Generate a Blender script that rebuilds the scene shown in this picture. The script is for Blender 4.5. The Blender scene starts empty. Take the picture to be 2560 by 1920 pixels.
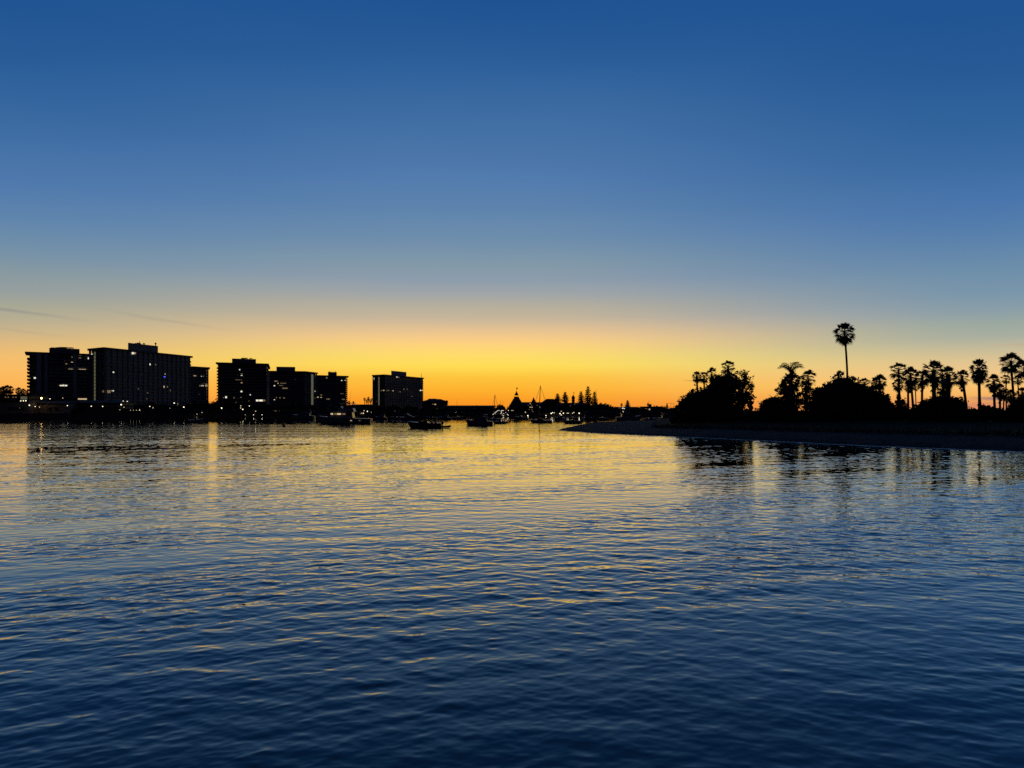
import bpy, math, random
import numpy as np
S = bpy.context.scene
COL = S.collection
R = math.radians

# ------------------------------------------------------------------ camera, sky, exposure
HZ, F, HC = 1026.0, 1920.0, 3.0          # horizon row and focal length in photo pixels, eye height in metres
cd = bpy.data.cameras.new('camera')
cam = bpy.data.objects.new('camera', cd)
COL.objects.link(cam)
cam.location = (0, 0, HC)
cam.rotation_euler = (math.pi / 2, 0, 0)
cd.sensor_width = 36
cd.lens = 27
cd.shift_y = (HZ - 960) / 2560
cd.clip_start = 0.1
cd.clip_end = 30000
S.camera = cam
S.view_settings.view_transform = 'Standard'
S.view_settings.look = 'None'
S.view_settings.exposure = 0
S.view_settings.gamma = 1
S.cycles.use_denoising = False
S.cycles.sample_clamp_indirect = 4
S.cycles.max_bounces = 5
S.cycles.caustics_reflective = False


def lin(c):
    return tuple(((v / 255) / 12.92 if v / 255 <= 0.04045 else ((v / 255 + 0.055) / 1.055) ** 2.4) for v in c)


def nd(t, kind, **kw):
    n = t.nodes.new(kind)
    for k, v in kw.items():
        setattr(n, k, v)
    return n


def math_(t, op, a, b=None, c=None):
    n = t.nodes.new('ShaderNodeMath')
    n.operation = op
    for i, v in enumerate((a, b, c)):
        if v is None:
            continue
        if isinstance(v, (int, float)):
            n.inputs[i].default_value = v
        else:
            t.links.new(v, n.inputs[i])
    return n.outputs[0]


def mixc(t, fac, a, b, blend='MIX'):
    n = t.nodes.new('ShaderNodeMix')
    n.data_type = 'RGBA'
    n.blend_type = blend
    for sock, v in ((n.inputs[0], fac), (n.inputs[6], a), (n.inputs[7], b)):
        if isinstance(v, (int, float)):
            sock.default_value = v
        elif isinstance(v, tuple):
            sock.default_value = (*v[:3], 1)
        else:
            t.links.new(v, sock)
    return n.outputs[2]


def ramp(t, fac, stops, interp='LINEAR'):
    n = t.nodes.new('ShaderNodeValToRGB')
    t.links.new(fac, n.inputs[0])
    cr = n.color_ramp
    cr.interpolation = interp
    while len(cr.elements) < len(stops):
        cr.elements.new(0.5)
    for e, (p, c) in zip(cr.elements, stops):
        e.position = p
        e.color = (*c, 1)
    return n.outputs[0]


SUN_AZ = -2.5
w = bpy.data.worlds.new('World')
S.world = w
w.use_nodes = True
t = w.node_tree
tc = nd(t, 'ShaderNodeTexCoord')
sep = nd(t, 'ShaderNodeSeparateXYZ')
t.links.new(tc.outputs['Generated'], sep.inputs[0])
X_, Y_, Z_ = sep.outputs
el = math_(t, 'MULTIPLY', math_(t, 'ARCSINE', Z_), 57.29578)
az = math_(t, 'MULTIPLY', math_(t, 'ARCTAN2', X_, Y_), 57.29578)
daz = math_(t, 'ABSOLUTE', math_(t, 'SUBTRACT', az, SUN_AZ))
ef = math_(t, 'DIVIDE', el, 32.0)


def stops(px, rows):
    out = []
    for y, c in rows:
        e = math.degrees(math.atan((HZ - y) / math.hypot(F, px - 1280)))
        out.append((max(0.0, min(1.0, e / 32)), lin(c)))
    return sorted(out)


MID = stops(1230, [(1026, (246, 140, 33)), (1000, (251, 158, 39)), (975, (254, 178, 47)), (945, (253, 195, 60)), (915, (255, 221, 86)), (890, (254, 220, 105)), (865, (254, 212, 122)),
                   (845, (247, 203, 136)), (820, (226, 193, 146)), (795, (200, 182, 154)), (765, (183, 175, 156)), (735, (162, 166, 167)), (700, (142, 157, 171)), (660, (130, 153, 168)),
                   (600, (111, 142, 172)), (530, (94, 132, 173)), (450, (82, 123, 174)), (360, (71, 115, 167)), (270, (60, 107, 161)), (180, (47, 97, 155)), (90, (37, 88, 149)), (0, (31, 83, 145))])
LEFT = stops(40, [(1026, (246, 152, 70)), (985, (252, 172, 82)), (955, (253, 182, 92)), (920, (250, 188, 104)), (890, (240, 187, 114)), (860, (222, 182, 126)), (830, (198, 177, 138)),
                  (800, (176, 171, 146)), (765, (162, 165, 148)), (725, (144, 156, 159)), (680, (132, 152, 160)), (620, (113, 143, 168)), (540, (92, 131, 173)), (450, (76, 119, 172)),
                  (350, (62, 109, 163)), (240, (49, 99, 156)), (120, (37, 89, 149)), (0, (31, 83, 145))])
RIGHT = stops(2520, [(1026, (238, 154, 90)), (1005, (243, 166, 92)), (985, (247, 184, 102)), (960, (247, 197, 118)), (930, (240, 200, 138)), (900, (222, 195, 146)), (870, (195, 186, 154)),
                     (840, (168, 174, 160)), (810, (154, 168, 160)), (775, (136, 158, 168)), (730, (120, 149, 171)), (670, (108, 142, 170)), (590, (89, 129, 172)), (500, (72, 117, 172)),
                     (400, (59, 107, 162)), (290, (48, 99, 155)), (150, (38, 89, 149)), (0, (31, 83, 145))])
hz = nd(t, 'ShaderNodeTexNoise')
hz.inputs['Scale'].default_value = 2.2
hz.inputs['Detail'].default_value = 5
hm = nd(t, 'ShaderNodeMapping')
hm.inputs['Scale'].default_value = (1, 1, 6)
t.links.new(tc.outputs['Generated'], hm.inputs[0])
t.links.new(hm.outputs[0], hz.inputs['Vector'])
ef = math_(t, 'ADD', ef, math_(t, 'MULTIPLY', math_(t, 'SUBTRACT', hz.outputs[0], .5), math_(t, 'MULTIPLY', ef, .09)))
c_mid = ramp(t, ef, MID)
c_side = mixc(t, math_(t, 'GREATER_THAN', az, SUN_AZ), ramp(t, ef, LEFT), ramp(t, ef, RIGHT))
mf = nd(t, 'ShaderNodeMapRange', interpolation_type='SMOOTHSTEP')
t.links.new(daz, mf.inputs[0])
mf.inputs[1].default_value = 2
mf.inputs[2].default_value = 37
skycol = mixc(t, mf.outputs[0], c_mid, c_side)


# thin cloud streaks: (azimuth, elevation, half length, half thickness, tilt, strength), all in degrees on the dome
cn = nd(t, 'ShaderNodeTexNoise')
cn.inputs['Scale'].default_value = 22
cn.inputs['Detail'].default_value = 4
mp = nd(t, 'ShaderNodeMapping')
mp.inputs['Scale'].default_value = (1, 1, 5)
t.links.new(tc.outputs['Generated'], mp.inputs[0])
t.links.new(mp.outputs[0], cn.inputs['Vector'])
cnoise = cn.outputs[0]
for a0, e0, wa, we, k, st, ccol in ((-33.5, 6.26, 3.2, 0.10, -0.10, .34, (108, 116, 128)),
                                    (-24.5, 6.13, 3.2, 0.09, -0.126, .20, (124, 128, 136)), (-33, 5.0, 3.0, 0.10, -0.10, .12, (140, 130, 122)),
                                    (32.1, 0.74, 1.1, 0.13, 0.0, .8, (140, 108, 120)), (30.6, 0.28, 3.6, 0.22, 0.0, .65, (214, 130, 110)), (33.5, 0.45, 2.0, 0.05, 0.0, .5, (150, 110, 112)),
                                    (13.1, 2.15, 0.45, 0.045, -0.06, .7, (196, 140, 66)), (20.0, 2.0, 0.35, 0.04, 0.0, .5, (190, 140, 80)),
                                    (34, 4.1, 1.8, 0.05, 0.0, .35, (210, 150, 120))):
    u = math_(t, 'DIVIDE', math_(t, 'SUBTRACT', az, a0), wa)
    base = math_(t, 'MULTIPLY_ADD', math_(t, 'SUBTRACT', az, a0), k, e0)
    wob = math_(t, 'MULTIPLY_ADD', math_(t, 'SUBTRACT', cnoise, 0.5), we * 3.0, base)
    v = math_(t, 'DIVIDE', math_(t, 'SUBTRACT', el, wob), we)
    q = math_(t, 'ADD', math_(t, 'MULTIPLY', u, u), math_(t, 'MULTIPLY', v, v))
    g = math_(t, 'MULTIPLY', math_(t, 'EXPONENT', math_(t, 'MULTIPLY', q, -1.0)), st)
    skycol = mixc(t, g, skycol, lin(ccol))

# away from the sunset and towards the zenith the dusk sky of the Sky Texture takes over
sk = nd(t, 'ShaderNodeTexSky', sky_type='NISHITA')
sk.sun_disc = False
sk.sun_elevation = R(-3)
sk.sun_rotation = R(SUN_AZ)
sk.ozone_density = 2.5
sks = nd(t, 'ShaderNodeVectorMath', operation='SCALE')
t.links.new(sk.outputs[0], sks.inputs[0])
sks.inputs['Scale'].default_value = .5
back = nd(t, 'ShaderNodeMapRange', interpolation_type='SMOOTHSTEP')
t.links.new(daz, back.inputs[0])
back.inputs[1].default_value = 36
back.inputs[2].default_value = 85
zen = nd(t, 'ShaderNodeMapRange', interpolation_type='SMOOTHSTEP')
t.links.new(el, zen.inputs[0])
zen.inputs[1].default_value = 27
zen.inputs[2].default_value = 48
skf = math_(t, 'MAXIMUM', back.outputs[0], zen.outputs[0])
skycol = mixc(t, skf, skycol, sks.outputs[0])
bg = t.nodes['Background']
t.links.new(skycol, bg.inputs[0])
bg.inputs[1].default_value = 1.0
# the sun has set behind the far shore: no sun lamp, the glow of the sky is the only daylight


# ------------------------------------------------------------------ materials
def mat(name, col, rough=0.8, var=0.25, scale=1.5, metal=0.0, emit=None, es=0.0, spec=0.5):
    m = bpy.data.materials.new(name)
    m.use_nodes = True
    t = m.node_tree
    b = t.nodes['Principled BSDF']
    b.inputs['Roughness'].default_value = rough
    b.inputs['Metallic'].default_value = metal
    b.inputs['Specular IOR Level'].default_value = spec
    if var:
        tc = nd(t, 'ShaderNodeTexCoord')
        n = nd(t, 'ShaderNodeTexNoise')
        n.inputs['Scale'].default_value = scale
        n.inputs['Detail'].default_value = 5
        t.links.new(tc.outputs['Object'], n.inputs['Vector'])
        lo = tuple(c * (1 - var) for c in col)
        hi = tuple(min(1, c * (1 + var)) for c in col)
        t.links.new(ramp(t, n.outputs[0], [(0.3, lo), (0.7, hi)]), b.inputs['Base Color'])
    else:
        b.inputs['Base Color'].default_value = (*col, 1)
    if emit:
        b.inputs['Emission Color'].default_value = (*emit, 1)
        b.inputs['Emission Strength'].default_value = es
    return m


def glow(name, col, es):
    return mat(name, (0.6, 0.6, 0.6), 0.4, 0, emit=col, es=es)


def facade_mat(name, wall, glass, bay, floor):
    """concrete piers and spandrels round dark glazing, laid out on the wall's own UV in metres"""
    m = bpy.data.materials.new(name)
    m.use_nodes = True
    t = m.node_tree
    b = t.nodes['Principled BSDF']
    uv = nd(t, 'ShaderNodeUVMap')
    sp = nd(t, 'ShaderNodeSeparateXYZ')
    t.links.new(uv.outputs[0], sp.inputs[0])
    fu = math_(t, 'FRACT', math_(t, 'DIVIDE', sp.outputs[0], bay))
    fv = math_(t, 'FRACT', math_(t, 'DIVIDE', sp.outputs[1], floor))
    gl = math_(t, 'MULTIPLY', math_(t, 'GREATER_THAN', fu, 0.16), math_(t, 'GREATER_THAN', fv, 0.3))
    wn = nd(t, 'ShaderNodeTexWhiteNoise', noise_dimensions='2D')
    cv = nd(t, 'ShaderNodeCombineXYZ')
    t.links.new(math_(t, 'FLOOR', math_(t, 'DIVIDE', sp.outputs[0], bay)), cv.inputs[0])
    t.links.new(math_(t, 'FLOOR', math_(t, 'DIVIDE', sp.outputs[1], floor)), cv.inputs[1])
    t.links.new(cv.outputs[0], wn.inputs[0])
    gcol = mixc(t, wn.outputs[0], glass, tuple(c * 3.2 + 0.01 for c in glass))
    t.links.new(mixc(t, gl, wall, gcol), b.inputs['Base Color'])
    b.inputs['Specular IOR Level'].default_value = .22
    t.links.new(math_(t, 'MULTIPLY_ADD', gl, -0.5, 0.85), b.inputs['Roughness'])
    return m


M = dict(
    concrete=mat('concrete', (.24, .24, .255), .85, .2, .2),
    pale=mat('pale_panel', (.48, .49, .52), .8, .15, .2),
    dark_conc=mat('roof_concrete', (.10, .10, .105), .9, .2, .3),
    stucco=mat('stucco', (.30, .28, .22), .9, .2, .5),
    brick=mat('painted_timber', (.16, .13, .11), .9, .2, .5),
    roof=mat('shingle_roof', (.09, .05, .04), .9, .3, .8),
    rooftar=mat('flat_roof', (.06, .06, .06), .9, .3, .6),
    stone=mat('seawall_stone', (.12, .115, .11), .95, .4, 1.2),
    metal=mat('metal', (.25, .25, .26), .45, .1, 4, .7),
    darkmetal=mat('dark_metal', (.04, .04, .045), .5, .1, 4, .4),
    gel=mat('gelcoat', (.22, .235, .27), .25, .04, 2),
    navygel=mat('dark_gelcoat', (.03, .04, .07), .25, .1, 2),
    antifoul=mat('antifouling', (.03, .03, .05), .7, .2, 3),
    glassdark=mat('dark_glass', (.012, .014, .018), .08, 0),
    canvas=mat('canvas', (.05, .07, .12), .9, .2, 3),
    rubber=mat('rubber', (.09, .09, .09), .7, .2, 3),
    bark=mat('bark', (.07, .055, .04), .95, .3, 3),
    palmbark=mat('palm_bark', (.09, .075, .06), .95, .35, 4),
    leaf=mat('leaf', (.035, .055, .022), .6, .45, .35),
    leafdk=mat('dark_leaf', (.025, .042, .02), .6, .45, .35),
    leafol=mat('olive_leaf', (.05, .06, .03), .6, .45, .35),
    palmleaf=mat('palm_leaf', (.04, .06, .025), .55, .4, .6),
    deadleaf=mat('dead_palm_leaf', (.11, .085, .05), .85, .3, .8),
    needle=mat('needle', (.02, .035, .02), .7, .3, .5),
    sand=None, lawn=None,
    carpaint=mat('car_paint_silver', (.45, .46, .48), .22, .03, 2, .3),
    cardark=mat('car_paint_dark', (.05, .055, .07), .22, .03, 2, .3),
    warm=glow('warm_window', (1, .72, .38), .65),
    cool=glow('cool_window', (.98, .92, .72), .95),
    dim=glow('dim_window', (1, .70, .36), .16),
    dimg=glow('dim_stairwell', (.80, .78, .42), .10),
    blue=glow('blue_window', (.08, .08, 1), 1.3),
    lamp=glow('lamp_globe', (1, .86, .60), 2.5),
    lamps=glow('small_lamp_globe', (1, .80, .50), 1.25),
    lampo=glow('sodium_lamp_globe', (1, .55, .18), 14),
    lampg=glow('greenish_lamp_globe', (.75, 1, .85), 3.2),
    strip=glow('festoon_bulbs', (1, .88, .70), 1.6),
    flag=mat('flag_cloth', (.2, .1, .1), .8, .2, 3),
    red=glow('red_column_glow', (1, .25, .12), .35),
)
FAC_A = facade_mat('tower_facade', (.32, .325, .345), (.012, .016, .03), 3.6, 2.45)
FAC_B = facade_mat('tower_facade_brown', (.14, .138, .134), (.010, .011, .014), 3.2, 2.45)
FAC_H = facade_mat('hotel_facade', (.13, .105, .09), (.010, .010, .012), 2.8, 3.0)


def ground_mat(name, a, b, scale, bump):
    m = mat(name, a, .95, 0, spec=.05)
    t = m.node_tree
    p = t.nodes['Principled BSDF']
    tc = nd(t, 'ShaderNodeTexCoord')
    n = nd(t, 'ShaderNodeTexNoise')
    n.inputs['Scale'].default_value = scale
    n.inputs['Detail'].default_value = 8
    n.inputs['Roughness'].default_value = .65
    t.links.new(tc.outputs['Object'], n.inputs['Vector'])
    t.links.new(ramp(t, n.outputs[0], [(.35, a), (.65, b)]), p.inputs['Base Color'])
    bp = nd(t, 'ShaderNodeBump')
    bp.inputs['Strength'].default_value = bump
    bp.inputs['Distance'].default_value = .2
    t.links.new(n.outputs[0], bp.inputs['Height'])
    t.links.new(bp.outputs[0], p.inputs['Normal'])
    return m


M['sand'] = ground_mat('sand', (.042, .042, .042), (.105, .103, .10), .55, 1.0)
M['lawn'] = ground_mat('lawn', (.018, .026, .012), (.035, .048, .02), .6, .8)
M['earth'] = ground_mat('earth', (.02, .022, .016), (.045, .042, .035), .05, .3)


# ------------------------------------------------------------------ mesh helpers
def at(px, d, py=None, z=0.0):
    """point of the place: d metres out, in the direction of photo column px (and at the height seen at row py)"""
    return ((px - 1280) / F * d, d, (HC + (HZ - py) / F * d) if py is not None else z)


class MB:
    def __init__(s):
        s.v, s.f = [], []

    def add(s, vs, fs):
        o = len(s.v)
        s.v += [tuple(v) for v in vs]
        s.f += [tuple(i + o for i in f) for f in fs]
        return s

    def box(s, c, size, rz=0.0):
        x, y, z = (q / 2 for q in size)
        ca, sa = math.cos(rz), math.sin(rz)
        vs = [(c[0] + i * x * ca - j * y * sa, c[1] + i * x * sa + j * y * ca, c[2] + k * z) for k in (-1, 1) for i, j in ((-1, -1), (1, -1), (1, 1), (-1, 1))]
        return s.add(vs, [(3, 2, 1, 0), (4, 5, 6, 7), (0, 1, 5, 4), (1, 2, 6, 5), (2, 3, 7, 6), (3, 0, 4, 7)])

    def prism(s, poly, z0, z1, top=None):
        n = len(poly)
        top = top or poly
        vs = [(p[0], p[1], z0) for p in poly] + [(p[0], p[1], z1) for p in top]
        return s.add(vs, [tuple(range(n))[::-1], tuple(range(n, 2 * n))] + [(i, (i + 1) % n, n + (i + 1) % n, n + i) for i in range(n)])

    def tube(s, pts, rs, n=7, cap=True):
        pts = [np.array(p, float) for p in pts]
        rings = []
        for i, p in enumerate(pts):
            d = pts[min(i + 1, len(pts) - 1)] - pts[max(i - 1, 0)]
            d = d / (np.linalg.norm(d) + 1e-9)
            a = np.cross(d, (0, 0, 1) if abs(d[2]) < .9 else (1, 0, 0))
            a /= np.linalg.norm(a)
            b = np.cross(d, a)
            r = rs[i] if isinstance(rs, (list, tuple)) else rs
            rings.append([p + r * (math.cos(2 * math.pi * k / n) * a + math.sin(2 * math.pi * k / n) * b) for k in range(n)])
        vs = [v for r in rings for v in r]
        fs = [(i * n + k, i * n + (k + 1) % n, (i + 1) * n + (k + 1) % n, (i + 1) * n + k) for i in range(len(pts) - 1) for k in range(n)]
        if cap:
            fs += [tuple(range(n))[::-1], tuple((len(pts) - 1) * n + k for k in range(n))]
        return s.add(vs, fs)

    def lathe(s, c, prof, n=12, sx=1.0, sy=1.0):
        vs = [(c[0] + r * sx * math.cos(2 * math.pi * k / n), c[1] + r * sy * math.sin(2 * math.pi * k / n), c[2] + z) for r, z in prof for k in range(n)]
        fs = [(i * n + k, i * n + (k + 1) % n, (i + 1) * n + (k + 1) % n, (i + 1) * n + k) for i in range(len(prof) - 1) for k in range(n)]
        fs += [tuple(range(n))[::-1], tuple((len(prof) - 1) * n + k for k in range(n))]
        return s.add(vs, fs)

    def ball(s, c, r, n=10, m=6):
        return s.lathe(c, [(r * math.sin(math.pi * (i + .02) / (m + .04)) + 1e-4, -r * math.cos(math.pi * i / m)) for i in range(m + 1)], n)

    def build(s, name, m, parent=None, org=(0, 0, 0), smooth=False):
        return mesh(name, np.array(s.v, float) - np.array(org, float), s.f, m, parent, smooth)


def mesh(name, V, Fs, m, parent=None, smooth=False):
    me = bpy.data.meshes.new(name)
    if isinstance(Fs, np.ndarray):
        n, k = Fs.shape
        me.vertices.add(len(V))
        me.vertices.foreach_set('co', np.asarray(V, np.float32).ravel())
        me.loops.add(n * k)
        me.loops.foreach_set('vertex_index', Fs.astype(np.int32).ravel())
        me.polygons.add(n)
        me.polygons.foreach_set('loop_start', np.arange(0, n * k, k, dtype=np.int32))
        me.polygons.foreach_set('loop_total', np.full(n, k, np.int32))
        me.update(calc_edges=True)
    else:
        me.from_pydata([tuple(v) for v in V], [], [tuple(f) for f in Fs])
        me.update()
    if smooth:
        me.polygons.foreach_set('use_smooth', np.ones(len(me.polygons), bool))
    if m:
        me.materials.append(m)
    o = bpy.data.objects.new(name, me)
    COL.objects.link(o)
    if parent:
        o.parent = parent
    return o


def tag(o, label, cat, group=None):
    o['label'] = label
    o['category'] = cat
    if group:
        o['group'] = group
    return o


def thing(name, label, cat, loc=(0, 0, 0), rz=0.0, group=None):
    o = bpy.data.objects.new(name, None)
    COL.objects.link(o)
    o.location = loc
    o.rotation_euler = (0, 0, rz)
    o.empty_display_size = .2
    return tag(o, label, cat, group)


def struct(o):
    o['kind'] = 'structure'
    return o


def share(name, src, parent, loc=(0, 0, 0), rot=(0, 0, 0), sc=(1, 1, 1)):
    """another part that uses the same mesh"""
    o = bpy.data.objects.new(name, src if isinstance(src, bpy.types.Mesh) else src.data)
    COL.objects.link(o)
    o.parent = parent
    o.location, o.rotation_euler, o.scale = loc, rot, sc
    return o


# ------------------------------------------------------------------ water
def wave_tile(n, L, heading, spread, peak, small, seed):
    """one periodic patch of wind ripples: height, sideways pull that sharpens the crests; slope brought to rms 1"""
    rg = np.random.default_rng(seed)
    k1 = np.fft.fftfreq(n, L / n) * 2 * np.pi
    kx, ky = np.meshgrid(k1, k1, indexing='xy')
    k = np.hypot(kx, ky)
    k[0, 0] = 1
    th = np.arctan2(ky, kx)
    kp = 2 * np.pi / peak
    co = np.abs(np.cos(th - R(heading)))
    P = np.exp(-1.0 * (kp / k) ** 2.5) / k ** 3.7 * (co ** spread + .03) * np.exp(-(k * small / 2 / np.pi) ** 2)
    P[0, 0] = 0
    hk = np.sqrt(P) * (rg.normal(size=(n, n)) + 1j * rg.normal(size=(n, n)))
    f = lambda q: np.real(np.fft.ifft2(q))
    h, sx, sy = f(hk), f(1j * kx * hk), f(1j * ky * hk)
    g = math.sqrt((sx ** 2 + sy ** 2).mean())
    return L, [q / g for q in (h, f(1j * kx / k * hk), f(1j * ky / k * hk))]


def sample(tile, x, y):
    L, fs = tile
    n = fs[0].shape[0]
    u, v = (x / L % 1) * n, (y / L % 1) * n
    i, j = np.floor(u).astype(int), np.floor(v).astype(int)
    a, b = u - i, v - j
    i0, j0, i1, j1 = i % n, j % n, (i + 1) % n, (j + 1) % n
    return [q[j0, i0] * (1 - a) * (1 - b) + q[j0, i1] * a * (1 - b) + q[j1, i0] * (1 - a) * b + q[j1, i1] * a * b for q in fs]


def smooth_noise(x, y, seed, waves=9, lx=14, ly=6):
    rg = np.random.default_rng(seed)
    o = np.zeros_like(x)
    for _ in range(waves):
        o += np.sin(x * 2 * np.pi / (lx * rg.uniform(.6, 2.5)) * rg.choice((-1, 1)) + y * 2 * np.pi / (ly * rg.uniform(.6, 2.5)) + rg.uniform(0, 6.28))
    return o / math.sqrt(waves / 2)


COAT = 1.0
SLOPE = .058
NEAR, FADE0, FADE1 = 4.5, 75.0, 110.0
FARWAVES = [(12, 1.1, 2.0, .0125, 1), (-14, 1.9, 1.9, .0125, 1), (20, 3.5, 1.8, .010, 0), (5, .30, 7.0, .007, 0)]
FARCALM = ((60, 110, .9, .75), (150, 200, 1.0, .13))


def water_mat():
    m = bpy.data.materials.new('water')
    m.use_nodes = True
    t = m.node_tree
    b = t.nodes['Principled BSDF']
    b.inputs['Base Color'].default_value = (.001, .006, .010, 1)
    b.inputs['Roughness'].default_value = .02
    b.inputs['IOR'].default_value = 1.34
    g = bpy.data.node_groups.new('wave_height', 'ShaderNodeTree')
    g.interface.new_socket('P', in_out='INPUT', socket_type='NodeSocketVector')
    g.interface.new_socket('H', in_out='OUTPUT', socket_type='NodeSocketFloat')
    gi, go = g.nodes.new('NodeGroupInput'), g.nodes.new('NodeGroupOutput')
    total = None
    for i, (th, s, stretch, slope, det) in enumerate(FARWAVES):
        mp = nd(g, 'ShaderNodeMapping', vector_type='POINT')
        mp.inputs['Rotation'].default_value = (0, 0, R(-th))
        mp.inputs['Location'].default_value = (i * 17.3, i * 7.7, 0)
        g.links.new(gi.outputs[0], mp.inputs[0])
        m2 = nd(g, 'ShaderNodeMapping', vector_type='POINT')
        m2.inputs['Scale'].default_value = (s / stretch, s, 1)
        g.links.new(mp.outputs[0], m2.inputs[0])
        n = nd(g, 'ShaderNodeTexNoise', noise_dimensions='2D')
        n.inputs['Scale'].default_value = 1
        n.inputs['Detail'].default_value = det
        n.inputs['Roughness'].default_value = .4
        g.links.new(m2.outputs[0], n.inputs['Vector'])
        h = math_(g, 'MULTIPLY', n.outputs[0], slope / (s * .35))
        total = h if total is None else math_(g, 'ADD', total, h)
    g.links.new(total, go.inputs[0])
    geo = nd(t, 'ShaderNodeNewGeometry')
    P = geo.outputs['Position']
    e = .012
    hs = []
    for off in ((0, 0, 0), (e, 0, 0), (0, e, 0)):
        va = nd(t, 'ShaderNodeVectorMath', operation='ADD')
        t.links.new(P, va.inputs[0])
        va.inputs[1].default_value = off
        gn = nd(t, 'ShaderNodeGroup', node_tree=g)
        t.links.new(va.outputs[0], gn.inputs[0])
        hs.append(gn.outputs[0])
    # gusts: patches of livelier and calmer water
    gm = nd(t, 'ShaderNodeMapping')
    gm.inputs['Scale'].default_value = (.018, .06, 1)
    gm.inputs['Rotation'].default_value = (0, 0, R(-12))
    t.links.new(P, gm.inputs[0])
    gn = nd(t, 'ShaderNodeTexNoise', noise_dimensions='2D')
    gn.inputs['Scale'].default_value = 1
    gn.inputs['Detail'].default_value = 3
    t.links.new(gm.outputs[0], gn.inputs['Vector'])
    gust = nd(t, 'ShaderNodeMapRange')
    t.links.new(gn.outputs[0], gust.inputs[0])
    for k, v in enumerate((.3, .7, .6, 1.4)):
        gust.inputs[k + 1].default_value = v
    sp = nd(t, 'ShaderNodeSeparateXYZ')
    t.links.new(P, sp.inputs[0])
    A = gust.outputs[0]
    # out of the modelled ripples into the far water; sheltered water under the far shore is calmer
    for q in ((FADE0 - 25, FADE0 + 18, 0.0, 1.0), FARCALM[1]):
        calm = nd(t, 'ShaderNodeMapRange', interpolation_type='SMOOTHSTEP')
        t.links.new(sp.outputs[1], calm.inputs[0])
        for k, v in enumerate(q):
            calm.inputs[k + 1].default_value = v
        A = math_(t, 'MULTIPLY', A, calm.outputs[0])
    nx = math_(t, 'MULTIPLY', math_(t, 'DIVIDE', math_(t, 'SUBTRACT', hs[0], hs[1]), e), A)
    ny = math_(t, 'MULTIPLY', math_(t, 'DIVIDE', math_(t, 'SUBTRACT', hs[0], hs[2]), e), A)
    cb = nd(t, 'ShaderNodeCombineXYZ')
    t.links.new(nx, cb.inputs[0])
    t.links.new(ny, cb.inputs[1])
    va = nd(t, 'ShaderNodeVectorMath', operation='ADD')
    t.links.new(cb.outputs[0], va.inputs[0])
    t.links.new(geo.outputs['Normal'], va.inputs[1])
    nn = nd(t, 'ShaderNodeVectorMath', operation='NORMALIZE')
    t.links.new(va.outputs[0], nn.inputs[0])
    t.links.new(nn.outputs[0], b.inputs['Normal'])
    b.inputs['Coat Weight'].default_value = COAT
    b.inputs['Coat Roughness'].default_value = .02
    b.inputs['Coat IOR'].default_value = 1.13
    t.links.new(nn.outputs[0], b.inputs['Coat Normal'])
    return m


def water():
    # rows of the rippled sheet get further apart with distance, but never too far apart to carry the ripples
    ys = [NEAR]
    while ys[-1] < FADE1:
        y = ys[-1]
        ys.append(y + min(.13, max(.018, .0021 * y + .004)))
    ys[-1] = FADE1
    ys = np.array(ys)
    us = np.linspace(-1, 1, 1150)
    half = .80 * ys + 5
    X = us[None, :] * half[:, None]
    Y = np.repeat(ys[:, None], len(us), 1)
    t1 = wave_tile(1024, 21.7, 121, 7, .66, .06, 3)
    t2 = wave_tile(1024, 27.1, 64, 6, .78, .07, 4)
    t3 = wave_tile(512, 61.0, 99, 26, 2.2, .4, 5)
    ca, sa = math.cos(R(30)), math.sin(R(30))
    U, W = X * ca + Y * sa, -X * sa + Y * ca            # wakes and gusts lie slantwise across the bay
    g1 = smooth_noise(U, W, 8, 10, 26, 5)
    g2 = smooth_noise(U, W, 9, 10, 60, 14)
    wl = 1 / (1 + np.exp(X / (.25 * Y + 2)))            # left: ripples of the first heading, right: of the second
    gust = np.clip(1 + .22 * g1 + .22 * g2, .4, 1.7)
    fade = 1 - np.clip((Y - FADE0) / (FADE1 - FADE0), 0, 1)
    fade = fade * fade * (3 - 2 * fade)
    edge = np.clip((1 - np.abs(us)) * half[:, None] / 2.5, 0, 1) * np.clip((Y - NEAR) / .8, 0, 1)
    calm = np.interp(Y, (5, 10, 16, 30, 60, 100), (.78, .84, 1.04, 1.08, 1.1, 1.25))
    A = SLOPE * gust * fade * edge * calm
    a1, a2 = A * (.45 + .45 * wl), A * (.45 + .45 * (1 - wl))
    Z = np.zeros_like(X)
    dx, dy = np.zeros_like(X), np.zeros_like(X)
    for tile, a in ((t1, a1), (t2, a2), (t3, A * .32)):
        h, px, py = sample(tile, X + 3, Y + 1)
        Z += a * h
        dx += a * px
        dy += a * py
    X2, Y2 = X + .85 * dx, Y + .85 * dy
    r, c = X.shape
    V = np.stack([X2, Y2, Z], -1).reshape(-1, 3)
    idx = np.arange(r * c).reshape(r, c)
    Q = np.stack([idx[:-1, :-1], idx[:-1, 1:], idx[1:, 1:], idx[1:, :-1]], -1).reshape(-1, 4)
    h0, h1 = half[0], half[-1]
    o = len(V)
    ext = [(-9000, -400), (9000, -400), (9000, NEAR), (-9000, NEAR), (9000, FADE1), (-9000, FADE1), (9000, 12000), (-9000, 12000), (-h0, NEAR), (h0, NEAR), (h1, FADE1), (-h1, FADE1)]
    V = np.concatenate([V, np.array([(x, y, 0) for x, y in ext], float)])
    Q = np.concatenate([Q, np.array([(0, 1, 2, 3), (3, 8, 11, 5), (9, 2, 4, 10), (5, 4, 6, 7)]) + o])
    struct(mesh('water', V, Q, water_mat(), smooth=True))


water()


# ------------------------------------------------------------------ land
rnd = random.Random(7)


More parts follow.
